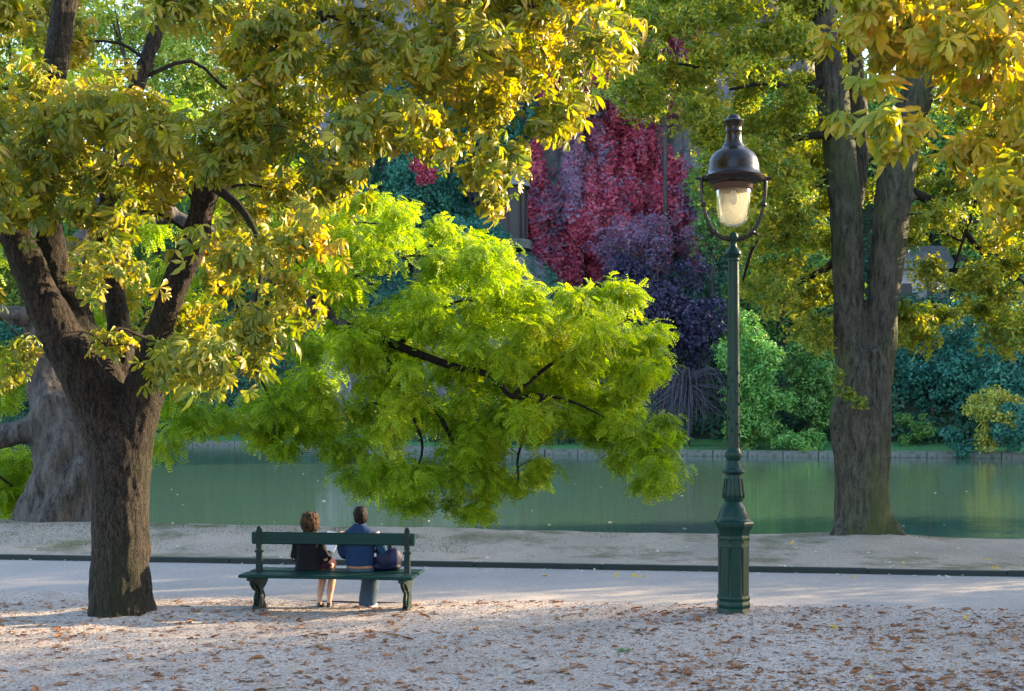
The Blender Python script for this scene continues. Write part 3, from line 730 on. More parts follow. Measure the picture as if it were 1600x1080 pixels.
el = [[q(1285, 70), q(1240, 62), q(1180, 80), q(1120, 105), q(1060, 100)], [q(1300, 120, .1), q(1250, 140, -.3), q(1200, 130, -.6), q(1140, 140, -.8)], [q(1310, 210), q(1270, 212, -.2), q(1200, 225, -.3), q(1110, 240)],
      [q(1318, 270), q(1280, 285, .4), q(1220, 330, .8), q(1180, 380, 1.2), q(1160, 440, 1.4)], [q(1325, 390), q(1290, 420, .6), q(1240, 450, 1), q(1215, 510, 1.3)],
      [q(1450, 120), q(1490, 125), q(1540, 170), q(1600, 160), q(1680, 200)], [q(1425, 300), q(1480, 330, .8), q(1540, 400, 1.2), q(1600, 440, 1.4)], [q(1520, 130), q(1555, 180, .3), q(1560, 230, .5), q(1530, 300, .8), q(1490, 420, 1)],
      [q(1290, 20), q(1230, -60), q(1150, -90), q(1060, -80)], [q(1480, 0), q(1560, -60), q(1660, -60)], [q(1330, -40, 1.2), q(1350, -160, 2.2), q(1380, -260, 3)]]
for i, l in enumerate(el):
    V, F = tube_np(np.asarray(l) - B, np.linspace(.09, .022, len(l)), 8, 5); obj('limb', MB().add(V, F).mesh('limb', True), M['twig'], t3)
LX = [960, 985, 1010, 1050, 1100, 1150, 1190, 1240, 1290, 1318]; LYt = [190, 230, 260, 235, 260, 400, 470, 530, 575, 560]
RX = [1395, 1430, 1480, 1520, 1560, 1600, 1700]; RY = [570, 590, 545, 500, 560, 560, 540]
def gen_elm():
    if random.random() < .62:
        px = random.uniform(965, 1330); py = random.uniform(-330, np.interp(px, LX, LYt) - 18); dz = random.choice([random.uniform(.6, 3.2), random.uniform(-2, .4)])
        if px > 1270: dz = random.uniform(.8, 3.2)
        if 1030 < px < 1075 and 60 < py < 200: return None
        if 1160 < px < 1230 and 140 < py < 200 and random.random() < .8: return None
        if px < 1110 and py > 140 and px < 1090 and py > 190: return None
    else:
        px = random.uniform(1400, 1760); py = random.uniform(-330, np.interp(px, RX, RY) - 18); dz = random.uniform(-.8, 3)
        if 1395 < px < 1445 and 400 < py < 500: return None
    if py < -30 and random.random() < .4: return None
    c = q(px, py, dz)
    if abs(.914 * c[1] - .407 * c[0] - 15.8) < .9 and c[2] < 8: return None
    return c
cl = [(c, (random.uniform(.5, .8), random.uniform(.5, .8), random.uniform(.22, .4)), 280) for c in spread_points(290, gen_elm, .43)]
for px, py in ((1330, 620), (1318, 610), (1345, 632)): cl.append((q(px, py, -.75), (.16, .14, .12), 40))
broadleaf(t3, B, [l1[2:], l2[2:], l3] + el, cl, TUFT, M['elm'], .100, 1, .22, spread=.45, upness=.8, r0=.02, ntwig=9)

# ------------------------------------------------------------------ old pagoda tree leaning over the water
B = P(88, 812, 25.2); B[2] = .28
t4 = root('pagoda_tree', 'old leaning pagoda tree with grey twisted trunk and bright green crown drooping over the lake', 'tree', B)
g = lambda px, py, Y=25.2: P(px, py, Y)
pl1 = [g(85, 690), g(68, 610, 25.3), g(62, 540, 25.4), g(58, 490, 25.5), g(90, 420, 25.8), g(140, 360, 26.1), g(210, 330, 26.5), g(300, 350, 27), g(390, 410, 27.4), g(480, 470, 27.8), g(540, 510, 28)]
pl2 = [g(75, 690), g(40, 670, 25), g(0, 680, 24.8), g(-60, 690, 24.6), g(-140, 660, 24.4)]
pl3 = [g(60, 500, 25.4), g(20, 490, 25), g(-40, 470, 24.8), g(-120, 420, 24.5)]
pl4 = [g(100, 680, 25.5), g(92, 600, 25.8), g(105, 520, 26.2), g(140, 420, 26.8), g(160, 300, 27.2), g(200, 160, 27.8), g(260, 20, 28.2)]
trunk_part(t4, B, [
    ([B - (0, 0, .35), B + (0, 0, .05), g(95, 770), g(98, 730), g(85, 670), g(78, 620)], [.95, .78, .66, .60, .52, .40]),
    ([B + (.45, 0, -.2), g(118, 770, 25), g(120, 710, 25.1), g(100, 650, 25.3)], [.4, .34, .3, .24]), ([B + (-.55, -.1, -.2), g(60, 790, 25), g(80, 730, 25)], [.3, .28, .25]),
    (pl1, [.46, .36, .28, .22, .21, .2, .2, .19, .18, .17, .13]), (pl2, [.3, .27, .25, .22, .16]), (pl3, [.2, .17, .15, .1]), (pl4, [.35, .22, .2, .18, .16, .13, .08])], M['pagoda_bark'], .05, .035, 5,
    extra=lambda V: .05 * np.sin(9 * (V[:, 0] * .8 - V[:, 2] * .55) + 3 * fbm(V * .8)))
pb = [[g(540, 510, 28), g(600, 560, 28.3), g(650, 610, 28.4), g(690, 655, 28.5)], [g(540, 510, 28), g(620, 540, 28), g(700, 570, 27.8), g(770, 588, 27.6), g(800, 620, 27.6), g(850, 618, 27.7), g(900, 630, 27.8), g(960, 660, 28)],
      [g(800, 620, 27.6), g(860, 570, 27.8), g(910, 540, 28), g(980, 500, 28.2)], [g(480, 470, 27.8), g(560, 430, 28.6), g(640, 400, 29.2), g(720, 410, 29.6)], [g(390, 410, 27.4), g(450, 380, 28), g(540, 350, 28.8), g(600, 350, 29)],
      [g(600, 560, 28.3), g(640, 640, 28), g(660, 700, 27.8), g(640, 760, 27.8)], [g(300, 350, 27), g(360, 440, 27.6), g(380, 540, 27.6), g(420, 620, 27.6), g(430, 680, 27.6)], [g(620, 540, 28), g(670, 500, 28.4), g(720, 470, 28.6), g(790, 480, 28.8)],
      [g(850, 618, 27.7), g(830, 660, 27.4), g(810, 710, 27.3), g(810, 750, 27.3)], [g(960, 660, 28), g(1000, 690, 28.1), g(1030, 740, 28.2)], [g(690, 655, 28.5), g(720, 720, 28.3), g(720, 780, 28.2)], [g(-60, 690, 24.6), g(-20, 730, 25), g(20, 760, 25.4)]]
for i, l in enumerate(pb):
    r_ = .11 if i in (0, 1) else .055
    V, F = tube_np(np.asarray(l) - B, np.linspace(r_, .016, len(l)), 8, 5); obj('limb', MB().add(V, F).mesh('limb', True), M['twig'], t4)
POLY = [(395, 420), (430, 340), (480, 325), (555, 300), (600, 312), (640, 325), (700, 360), (770, 375), (815, 395), (835, 450), (850, 475), (900, 450), (945, 455), (990, 440), (1015, 480), (1045, 520), (1048, 560), (1010, 585), (1000, 605), (1045, 640), (1062, 690), (1050, 760), (1030, 775), (985, 725), (950, 690), (905, 660), (880, 655), (850, 690), (858, 745), (830, 775), (795, 760), (780, 715), (760, 720), (770, 770), (780, 800), (740, 815), (700, 790), (640, 800), (575, 785), (535, 745), (515, 690), (470, 680), (432, 715), (395, 690), (385, 640), (430, 605), (470, 560), (450, 500)]
px_, py_ = np.array([a for a, _ in POLY]), np.array([b for _, b in POLY])
def gen_pag():
    px = random.uniform(370, 1070); py = random.uniform(280, 820)
    if not poly_in(POLY, np.array([px, px + 22, px - 22, px, px]), np.array([py, py, py, py + 20, py - 14])).all(): return None
    if 470 < px < 530 and 440 < py < 510 : Y = random.uniform(28.5, 31)
    else: Y = random.uniform(26.2, 31.5)
    if 760 < px < 910 and 575 < py < 640: Y = random.uniform(28.4, 31)
    if 640 < px < 720 and 600 < py < 670: Y = random.uniform(28.9, 31)
    return P(px, py, Y)
cl = [(c, (random.uniform(.5, .85), random.uniform(.6, .9), random.uniform(.24, .40)), 235) for c in spread_points(165, gen_pag, .56)]
for i in range(len(POLY)):                            # the ragged rim
    for k in range(2):
        t = random.random(); a, b_ = POLY[i], POLY[(i + 1) % len(POLY)]; x_, y_ = a[0] * (1 - t) + b_[0] * t, a[1] * (1 - t) + b_[1] * t
        if x_ > 430 or y_ > 500: cl.append((P(x_ + (-14 if x_ > 760 else 6) + random.uniform(-8, 8), y_ + (-10 if y_ > 600 else 8) + random.uniform(-6, 6), random.uniform(27, 29.5)), (.34, .4, .24), 100))
for px, py, Y in ((260, 620, 27), (290, 660, 27), (250, 690, 27.5), (320, 640, 27.4), (350, 660, 28), (220, 570, 27.5), (20, 720, 25.8), (-10, 770, 25.6), (30, 770, 26), (50, 730, 26.3), (10, 740, 27), (-20, 720, 27), (35, 790, 26.4), (0, 620, 26), (-20, 560, 26), (10, 590, 26.5), (300, 470, 28), (340, 520, 28), (330, 420, 28.5), (250, 430, 28.6), (200, 470, 28.4), (150, 500, 28.2), (230, 350, 29), (170, 400, 29), (120, 300, 29), (210, 240, 29), (330, 300, 29), (410, 330, 28.5), (280, 180, 30), (360, 230, 30), (440, 270, 29.5), (230, 560, 28.5), (-40, 400, 27), (20, 330, 27), (80, 240, 28), (-60, 250, 27), (150, 120, 29), (60, 90, 28.5)):
    cl.append((P(px, py, Y), (.7, .7, .42), 240))
broadleaf(t4, B, [pl1[5:], pl2[2:], pl3[1:], pl4[3:]] + pb, cl, FROND, M['pagoda'], .235, 1, .16, spread=.5, upness=.7, r0=.022, ntwig=9, sag=.08)

# ------------------------------------------------------------------ trees and shrubs across the lake
def far_tree(name, label, px, py, hw, hh, Y, mat, group=None, n=22, size=.42, hang=False, dens=1.0, depth=.8, trunk=True, cat='tree', flat=.9):
    """free-standing crown of leafy masses round a trunk that stands on the far bank"""
    c = P(px, py, Y); rx, rz = hw / F_PX * Y, hh / F_PX * Y; ry = rx * depth
    gz = float(hill_h(np.array([c[0]]), np.array([Y]))[0]); base = np.array((c[0], Y, gz))
    rt = root(name, label, cat, base, 0, group)
    cen = unit(n) * (RNG.random((n, 1)) ** .38) * np.array((rx, ry, rz)) * .78 + c
    rad = np.array((rx, ry, rz)).mean() * RNG.uniform(.14, .42, n) * (.8 if cat == 'shrub' else 1)
    area = math.pi * rx * rz; N = int(area / (size * size * .42) * 2.3 * dens); N = min(N, 26000)
    k = RNG.choice(n, N, p=rad ** 2 / np.sum(rad ** 2)); u = unit(N); u[:, 2] = np.where(RNG.random(N) < .3, np.abs(u[:, 2]), u[:, 2])
    lump = .45 + 1.1 * fbm(u * 2.6 + k[:, None] * 3.1, 3)
    pos = cen[k] + u * rad[k][:, None] * (RNG.random(N) ** .3 * lump)[:, None] * np.array((1, 1, flat)); pos = pos[pos[:, 2] > gz - .2]; N = len(pos); u = u[:N]; k = k[:N]
    out = pos - cen[k]; nr = out / (np.linalg.norm(out, axis=1)[:, None] + 1e-6) * .8 + np.array((0, 0, .55)) + .45 * unit(N)
    if hang: rot = axes_from(unit(N) * .5 + np.array((0, 0.3, .2)), np.array([[0, 0, 1.0]]) + .15 * unit(N)); tm = HANG
    else: rot = rot_from(nr, RNG.uniform(0, 6.28, N)); tm = FAN
    V, F, rn, tp = scatter(tm, pos - base, rot, size * RNG.uniform(.5, 1.4, N) * .74, RNG.integers(0, len(tm), N))
    obj('crown', mesh_np('crown', V, F, True, {'rnd': rn, 'tip': tp}), M[mat], rt)
    if trunk:
        top = c + (0, 0, rz * .3); r0 = max(.12, rx * .05); mb = MB()
        mb.tube([np.array((0, 0, -.4)), np.array((RNG.normal() * .1, 0, (c[2] - gz) * .45)), top - base], [r0 * 1.3, r0, r0 * .3], 8, 4)
        for i in RNG.choice(n, min(7, n), False):
            st = np.array((0, 0, (c[2] - gz) * RNG.uniform(.3, .8))); mb.tube([st, (st + cen[i] - base) / 2 + (0, 0, .1 * rz), cen[i] - base], [r0 * .55, r0 * .35, r0 * .1], 5, 3)
        obj('trunk', mb.mesh('trunk', True), M['far_bark'], rt)
    return rt

FT = far_tree
FT('beech_tree', 'dark purple weeping beech standing below the red creeper on the far bank', 1035, 510, 118, 150, 98, 'far_purple', n=46, size=.55, dens=1.1)
FT('shrub', 'grey lilac leafless looking bush hanging over the cliff foot above the purple beech', 1005, 385, 105, 62, 109, 'far_mauve', n=34, size=.4, dens=.45, cat='shrub')
FT('willow_shrub', 'pale mint green willow bush at the waterline left of the thick bank tree', 1180, 590, 72, 125, 92.5, 'far_mint', n=52, size=.34, dens=1.2, cat='shrub')
FT('willow_shrub', 'mint green willow bush close behind the thick bank trunk on the far shore', 1268, 600, 60, 118, 94, 'far_green', n=40, size=.36, cat='shrub')
FT('shrub', 'round dark green bush at the foot of the willow bush by the lamp post', 1165, 680, 44, 34, 91.5, 'far_green', n=14, size=.3, cat='shrub', trunk=False)
FT('shrub', 'low green bush on the far lawn between lamp post and thick trunk', 1245, 690, 50, 26, 90.8, 'far_mint', n=14, size=.3, cat='shrub', trunk=False)
FT('shrub', 'olive bush on the far lawn just right of the thick trunk', 1425, 668, 34, 30, 93, 'far_green', n=12, size=.3, cat='shrub', trunk=False)
FT('maple_tree', 'yellowing green tree rising behind the lamp post on the far bank', 1220, 430, 120, 120, 103, 'far_green', n=30, size=.5)
FT('maple_tree', 'green tree at the top of the slope above the lamp lantern', 1230, 220, 130, 130, 116, 'far_green', n=28, size=.55)
FT('ash_tree', 'pale green tree on the cliff edge between chestnut and elm leaves', 1040, 5, 60, 50, 113, 'far_bright', n=16, size=.45)
FT('plane_tree', 'deep teal tree at the right edge of the far bank above the waterline', 1560, 560, 110, 120, 93, 'far_teal', n=34, size=.42, dens=1.1)
FT('plane_tree', 'teal shrubby tree overhanging the water just right of the thick trunk', 1455, 570, 82, 95, 96, 'far_teal', n=26, size=.42)
FT('shrub', 'light yellow green bush spilling over the far wall near the right edge', 1548, 650, 62, 56, 87.5, 'far_yellow', n=30, size=.32, dens=.8, cat='shrub', trunk=False)
FT('shrub', 'low dark teal bush dipping into the water at the right edge', 1595, 670, 60, 48, 86.5, 'far_teal', n=16, size=.34, cat='shrub', trunk=False)
FT('shrub', 'small dark teal bush dipping into the water by the wall right of the trunk', 1500, 690, 34, 26, 87.5, 'far_teal', n=9, size=.3, cat='shrub', trunk=False)
FT('plane_tree', 'tall mid green tree behind the golden leaves at the upper right', 1500, 300, 160, 170, 108, 'far_green', n=34, size=.6)
FT('plane_tree', 'tall bright tree at the far right top edge of the slope', 1640, 200, 150, 180, 112, 'far_bright', n=28, size=.6)
FT('plane_tree', 'green tree behind the forked limbs of the bank tree', 1390, 160, 130, 170, 122, 'far_green', n=28, size=.6)
FT('yew_tree', 'deep teal evergreen left of the red creeper above the shingled hut', 745, 215, 75, 80, 117, 'far_teal', n=22, size=.5)
FT('yew_tree', 'deep teal evergreen below the hut left of the creeper', 740, 400, 80, 75, 108, 'far_teal', n=24, size=.46)
FT('yew_tree', 'broad teal evergreen seen between the chestnut and the pagoda crown', 655, 300, 70, 110, 114, 'far_teal', n=26, size=.5)
FT('yew_tree', 'dark teal tree behind the pagoda crown at the foot of the slope', 600, 500, 130, 130, 118, 'far_teal', n=26, size=.5)
FT('shrub', 'small pink red bush among the teal evergreens left of the creeper', 668, 265, 34, 34, 105, 'far_red', n=9, size=.34, cat='shrub', trunk=False)
FT('shrub', 'rounded crimson bush on the ledge above the red creeper', 935, 130, 50, 34, 112, 'far_red', n=12, size=.36, cat='shrub', trunk=False)
FT('shrub', 'small lime green bush on the cliff edge above the creeper', 950, 148, 26, 16, 111, 'far_bright', n=7, size=.3, cat='shrub', trunk=False)
FT('ash_tree', 'pale teal tree on the cliff top behind the chestnut leaves', 800, 40, 120, 90, 120, 'far_mint', n=24, size=.55)
FT('ash_tree', 'teal green tree near the top of the slope behind the chestnut', 600, 120, 110, 130, 124, 'far_teal', n=24, size=.55)
FT('lime_tree', 'tall sunlit yellow green tree seen through the gap in the chestnut crown', 240, 90, 190, 170, 150, 'far_bright', n=34, size=.75)
FT('lime_tree', 'green tree at mid height behind the right chestnut limb', 400, 330, 150, 170, 140, 'far_green', n=30, size=.7)
FT('lime_tree', 'green tree behind the chestnut fork at the left', 150, 380, 160, 160, 150, 'far_green', n=30, size=.7)
FT('lime_tree', 'bright green tree at the left edge behind the leaning limb', -20, 320, 150, 220, 150, 'far_bright', n=30, size=.75)
FT('lime_tree', 'bright tree at the upper left corner behind the chestnut leader', 40, 40, 130, 190, 156, 'far_bright', n=30, size=.75)
FT('lime_tree', 'light green tree at the left edge above the leaning limb', -90, 120, 130, 200, 152, 'far_green', n=30, size=.75)
FT('lime_tree', 'pale tree crowning the slope behind the upper left leaves', 440, 60, 140, 130, 145, 'far_bright', n=26, size=.7)
FT('alder_tree', 'dark teal tree low on the far left shore behind the leaning trunk', 60, 560, 120, 100, 148, 'far_teal', n=24, size=.6)
FT('alder_tree', 'teal tree low on the far shore left of the bench', 330, 600, 110, 75, 141, 'far_teal', n=24, size=.55)
FT('alder_tree', 'small mid green tree at the waterline behind the pagoda crown', 470, 610, 90, 70, 131, 'far_green', n=20, size=.5)
FT('shrub', 'dark green bush on the far lawn behind the low stone wall', 880, 665, 50, 36, 99, 'far_teal', n=12, size=.34, cat='shrub', trunk=False)
FT('shrub', 'shaded teal bush on the far bank behind the hanging pagoda tips', 790, 650, 70, 55, 104, 'far_teal', n=14, size=.36, cat='shrub', trunk=False)

# hanging bare twigs of a weeping shrub under the purple beech
rt = root('weeping_shrub', 'bare grey weeping shrub with hanging twigs under the purple beech', 'shrub', P(1075, 690, 95))
b0 = P(1075, 690, 95); mb = MB()
mb.tube([(0, 0, -.3), (.1, 0, 2.2), (0, 0, 4.6)], [.16, .12, .08], 6, 4)
for i in range(150):
    a = random.uniform(0, 6.28); rr = random.uniform(.4, 4.2); zt = random.uniform(2.6, 5.6); x, y = rr * math.cos(a), rr * math.sin(a) * .8
    mb.tube([(0, 0, 4.2), (x * .6, y * .6, zt), (x, y, zt - .9), (x * 1.06 + random.uniform(-.2, .2), y, random.uniform(.3, 2.6))], [.045, .035, .022, .010], 4, 3)
obj('twigs', mb.mesh('twigs', True), paint_mat('grey_twig', (.055, .05, .07), .8), rt)['kind'] = 'stuff'

# red creeper hanging down the cliff
def creeper(label, poly, mats, n, hang, nm='creeper'):
    poly = np.array(poly, float); xs = RNG.uniform(poly[:, 0].min(), poly[:, 0].max(), n * 3); ys = RNG.uniform(poly[:, 1].min(), poly[:, 1].max(), n * 3)
    ok = poly_in(poly, xs + RNG.normal(size=len(xs)) * 9, ys + RNG.normal(size=len(ys)) * 16); xs, ys = xs[ok][:n], ys[ok][:n]
    Y = 116.0; x = (xs - 800) / F_PX * Y; z = CAM_H - (ys - HOR) / F_PX * Y
    f = fbm(np.c_[x * .9, z * .16, x * 0], 4); f = .6 * f + .4 * fbm(np.c_[x * 2.6, z * .5, x * 0 + 7], 3); keep = f > RNG.uniform(.42, .54, len(f)); x, z, f = x[keep], z[keep], f[keep]
    y = cliff_pt(x, z) - .15 - np.maximum(0, f - .40) * 11 * RNG.uniform(.6, 1, len(x))
    pos = np.c_[x, y, z]; b0 = np.array((x.mean(), y.min(), z.min())); N = len(pos)
    rt = root(nm, label, 'creeper', b0)
    rot = axes_from(np.array([[0, -.25, -1.0]]) + .5 * unit(N), np.array([[0, -1.0, .5]]) + .6 * unit(N))
    sel = fbm(np.c_[x * .5, z * .22, x * 0 + 4], 3) + RNG.normal(size=N) * .13 > .44 if len(mats) > 1 else np.ones(N, bool)
    for k, (mt, s_) in enumerate(zip(mats, (sel, ~sel))):
        V, F, rn, tp = scatter(FAN, (pos - b0)[s_], rot[s_], .44 * RNG.uniform(.5, 1.3, s_.sum()), RNG.integers(0, len(FAN), s_.sum()))
        obj('foliage', mesh_np('foliage', V, F, True, {'rnd': rn, 'tip': tp}), M[mt], rt)
    for i in RNG.choice(N, 26, False):
        p = pos[i] - b0; mb = MB().tube([p + (RNG.normal() * .5, .7, 2.4), p + (RNG.normal() * .3, .35, 1.1), p + (0, .25, 0), p + (RNG.normal() * .4, .1, -1.3)], [.03, .028, .022, .010], 4, 3); obj('stem', mb.mesh('stem', True), M['far_bark'], rt)
creeper('great curtain of crimson creeper hanging down the cliff left of the lamp', [(870, 215), (905, 180), (950, 160), (985, 175), (1020, 230), (1060, 270), (1090, 330), (1100, 400), (1050, 440), (1000, 440), (930, 450), (880, 440), (840, 420), (815, 360), (805, 280), (830, 240)], ('far_red', 'far_mauve'), 34000, 1)
creeper('mauve and crimson creeper on the upper cliff behind the chestnut tip', [(860, 120), (930, 85), (1010, 90), (1050, 60), (1060, 0), (1090, -30), (1100, 60), (1070, 130), (1020, 170), (960, 165), (880, 200), (840, 200)], ('far_red', 'far_mauve'), 7000, 1)
creeper('thin crimson creeper strand high on the cliff between chestnut and elm leaves', [(1030, 5), (1062, 0), (1070, 60), (1052, 70), (1035, 40)], ('far_red',), 900, 1)

creeper('dark green ivy covering the cliff left of the crimson creeper curtain', [(620, 120), (700, 90), (800, 110), (850, 170), (830, 220), (812, 290), (815, 420), (760, 450), (640, 430), (560, 380), (560, 250)], ('far_teal', 'under'), 15000, 1, 'ivy')
FT('ash_tree', 'slender green tree between the crimson creeper and the lamp lantern', 1115, 310, 52, 110, 108, 'far_green', n=24, size=.42)

# undergrowth on the far slope
n = 42000; xs = RNG.uniform(-75, 75, n); dd = 5.5 + RNG.random(n) ** 1.4 * 44; ys = shore(xs) + dd; zs = hill_h(xs, ys)
lum = fbm(np.c_[xs * .22, ys * .22, xs * 0], 3); pos = np.c_[xs, ys, zs + np.maximum(0, lum - .35) * 6 * RNG.random(n) ** .5]
rot = rot_from(np.array([[0, -.5, .8]]) + .7 * unit(n), RNG.uniform(0, 6.28, n))
V, F, rn, tp = scatter(FAN, pos, rot, .5 * RNG.uniform(.6, 1.3, n), RNG.integers(0, len(FAN), n))
obj('undergrowth', mesh_np('undergrowth', V, F, True, {'rnd': rn, 'tip': tp}), M['under'], kind='stuff')

# small buildings on the far slope
def hut(name, label, px, py, Y, w_, h_, roofpy, conical=True):
    c = P(px, py, Y); r_ = root(name, label, 'hut' if conical else 'house', c)
    if conical:
        rows = 5; R0 = w_ * .5; mb = MB()
        for i in range(rows):
            t0, t1_ = i / rows, (i + 1) / rows; mb.lathe([(R0 * (1.0 - .55 * t0 ** 1.6), h_ * (.5 + .5 * t0)), (R0 * (1.0 - .55 * t0 ** 1.6) + .03, h_ * (.5 + .5 * t0) + .06), (R0 * (1 - .55 * t1_ ** 1.6) * .97, h_ * (.5 + .5 * t1_))], 8, ph=.39)
        mb.build('roof', M['thatch'], r_)
        for k in range(6):
            a = k * math.pi / 3 + .3; MB().tube([(R0 * .8 * math.cos(a), R0 * .8 * math.sin(a), -2.5), (R0 * .8 * math.cos(a), R0 * .8 * math.sin(a), h_ * .52)], [.09, .09], 8, 1).build('post', M['far_bark'], r_)
        MB().lathe([(R0 * .72, -2.5), (R0 * .72, h_ * .5)], 12).build('wall', M['dark_wood'], r_)
        MB().lathe([(R0, -3.2), (R0, -2.45)], 12).build('floor', M['stone'], r_)
    else:
        MB().box((0, 0, -h_ * .5), (w_, w_ * .8, h_), 0, .03).build('wall', M['plaster'], r_)
        MB().add([(-w_ * .6, -w_ * .5, -.02), (w_ * .6, -w_ * .5, -.02), (w_ * .6, w_ * .5, -.02), (-w_ * .6, w_ * .5, -.02), (-w_ * .6, 0, h_ * .45), (w_ * .6, 0, h_ * .45), (-w_ * .6, -w_ * .5, .12), (w_ * .6, -w_ * .5, .12)], [[3, 2, 1, 0], [0, 1, 7, 6], [6, 7, 5, 4], [2, 3, 4, 5], [1, 2, 5, 7], [3, 0, 6, 4]]).build('roof', M['thatch'], r_)
        for sx in (-1, 1):
            wn = MB().box((sx * w_ * .22, -w_ * .41, -h_ * .45), (w_ * .18, .08, h_ * .42)).build('window', M['dark_wood'], r_)
            MB().box((sx * w_ * .22, -w_ * .46, -h_ * .68), (w_ * .24, .12, .08)).build('sill', M['stone'], wn)
hut('garden_hut', 'round grey shingled hut on a ledge half hidden left of the red creeper', 797, 333, 112, 3.8, 4.4, 0)
hc_ = P(797, 333, 112.8); mb = MB(); mb.add(*ball((hc_[0], hc_[1] + 1.5, hc_[2] - 8.1), (4.2, 5.0, 5.2), 32, 20)); mb.add(*ball((hc_[0] - 1, hc_[1] + 1, hc_[2] - 13), (6.5, 6, 7), 32, 20))
obj('rock_ledge', displace(fuse(mb, .45, 1, 'rock_ledge'), lambda V: 2.2 * (fbm(V * .45, 4) - .5)), M['rock'], kind='structure')
n_ = 2600; u_ = unit(n_); u_ = u_[u_[:, 1] < .4]; n_ = len(u_); p_ = np.array((hc_[0] - .6, hc_[1] + 1, hc_[2] - 11)) + u_ * np.array((6.2, 6.4, 7.6)) * RNG.uniform(.9, 1.06, (n_, 1)); p_ = p_[p_[:, 2] < hc_[2] - 3.0]; n_ = len(p_)
V, F, rn, tp = scatter(FAN, p_, axes_from(np.array([[0, -.3, -1.0]]) + .6 * unit(n_), np.array([[0, -1.0, .5]]) + .6 * unit(n_)), .4 * RNG.uniform(.6, 1.3, n_), RNG.integers(0, len(FAN), n_))
iv = root('ivy', 'dark ivy draped over the rock ledge under the shingled hut', 'ivy', (hc_[0], hc_[1], hc_[2] - 8)); obj('foliage', mesh_np('foliage', V - np.array((hc_[0], hc_[1], hc_[2] - 8)), F, True, {'rnd': rn, 'tip': tp}), M['far_teal'], iv)
hut('cottage', 'pale walled cottage glimpsed right of the forked trunk on the slope', 1425, 425, 110, 5.0, 5.0, 0, False)

# ------------------------------------------------------------------ row of unseen trees added right of the frame to shade the ground
def shade_tree(name, label, x, y, h, w_, mat, n=26, size=.20, cov=4.5):
    gz = float(near_h(np.array([x]), np.array([y]))[0]); base = np.array((x, y, max(gz, -.3))); rt = root(name, label, 'tree', base)
    c = base + (0, 0, h * .54); cen = unit(n) * RNG.random((n, 1)) ** .4 * np.array((w_ * .36, w_ * .36, h * .32)) + c; rad = RNG.uniform(.24, .34, n) * w_
    N = int(math.pi * w_ * h * .25 / (size * size * .3) * cov); k = RNG.integers(0, n, N); u = unit(N); pos = cen[k] + u * rad[k][:, None] * (RNG.random(N) ** .4)[:, None] * np.array((1, 1, .8))
    keep = (pos[:, 2] > base[2] + .5) & (pos[:, 2] < base[2] + h); pos = pos[keep]; u = u[keep]; N = len(pos)
    V, F, rn, tp = scatter(FAN, pos - base, rot_from(u * .6 + np.array((0, 0, .6)) + .6 * unit(N), RNG.uniform(0, 6.28, N)), size * RNG.uniform(.6, 1.2, N) * .62, RNG.integers(0, len(FAN), N))
    obj('crown', mesh_np('crown', V, F, True, {'rnd': rn, 'tip': tp}), M[mat], rt)
    mb = MB().tube([(0, 0, -.3), (.1, 0, h * .3), (0, 0, h * .75)], [.22, .17, .06], 10, 4)
    for i in range(9): mb.tube([np.array((0, 0, h * .25 + i * .03 * h)), (np.array((0, 0, h * .4)) + cen[i] - base) / 2, cen[i] - base], [.09, .06, .02], 6, 3)
    obj('trunk', mb.mesh('trunk', True), M['elm_bark'], rt)
for x, y, h, w_, lab in ((23.7, 8.3, 10.8, 8.8, 'round unseen shade maple added beyond the right edge, nearest of the row'), (21.4, 13.4, 10.8, 8.8, 'round unseen shade maple added second in the row beyond the right edge'),
                         (18.6, 19.6, 10.4, 9, 'round unseen shade maple added third in the row beyond the right edge'), (17.4, 25.6, 7.7, 5.4, 'smallest unseen shade maple added to the row beyond the right edge'),
                         (18.9, 32.2, 10.6, 8.8, 'round unseen shade maple added on the bank point beyond the right edge'), (21.5, 40, 10, 9, 'round unseen shade maple added at the tip of the bank point beyond the right edge')):
    shade_tree('maple_tree', lab, x, y, h, w_, 'elm')

# ------------------------------------------------------------------ street lamp
LB = P(1146, 958, 15.14); LB[2] = float(near_h(np.array([LB[0]]), np.array([LB[1]]))[0]) - .01
lamp = root('street_lamp', 'tall green cast iron park lamp with brown bell lantern and glass globe', 'street lamp', LB)
k = 15.14 / F_PX
zc = lambda py: (960 - py) * k
def L_(name, prof, n, mat, sharp=30, ph=0, parent=lamp):
    mb = MB().lathe([(w_ * k / 2, zc(y)) for w_, y in prof], n, ph=ph); me = mb.mesh(name); smooth_by_angle(me, sharp); return obj(name, me, mat, parent)
OC = math.pi / 8
L_('plinth', [(53, 964), (53, 954), (51, 952), (51, 950), (53, 948), (53, 944), (50, 941), (50, 939), (52, 937), (52, 934), (49, 931), (47, 928), (47, 862), (49, 858), (50, 856), (50, 853), (48, 850), (48, 847), (51, 844), (51, 840), (49, 838), (52, 831), (58, 826), (62, 823), (63, 819), (60, 816), (56, 815)], 8, M['lamp_green'], 25, OC)
for i in range(8):                                             # raised panel on each face of the plinth
    a = i * math.pi / 4; ap = 47 * k / 2 * math.cos(OC) + .004; mb = MB().box((0, 0, 0), (.105, .012, .80), bev=.005); o = mb.build('panel', M['lamp_green'], lamp)
    o.location = (ap * math.cos(a), ap * math.sin(a), zc(895)); o.rotation_euler = (0, 0, a + math.pi / 2)
L_('base_collar', [(56, 815), (50, 812), (48, 806), (43, 802), (40, 796), (36, 793), (30, 790), (27, 786)], 16, M['lamp_green'])
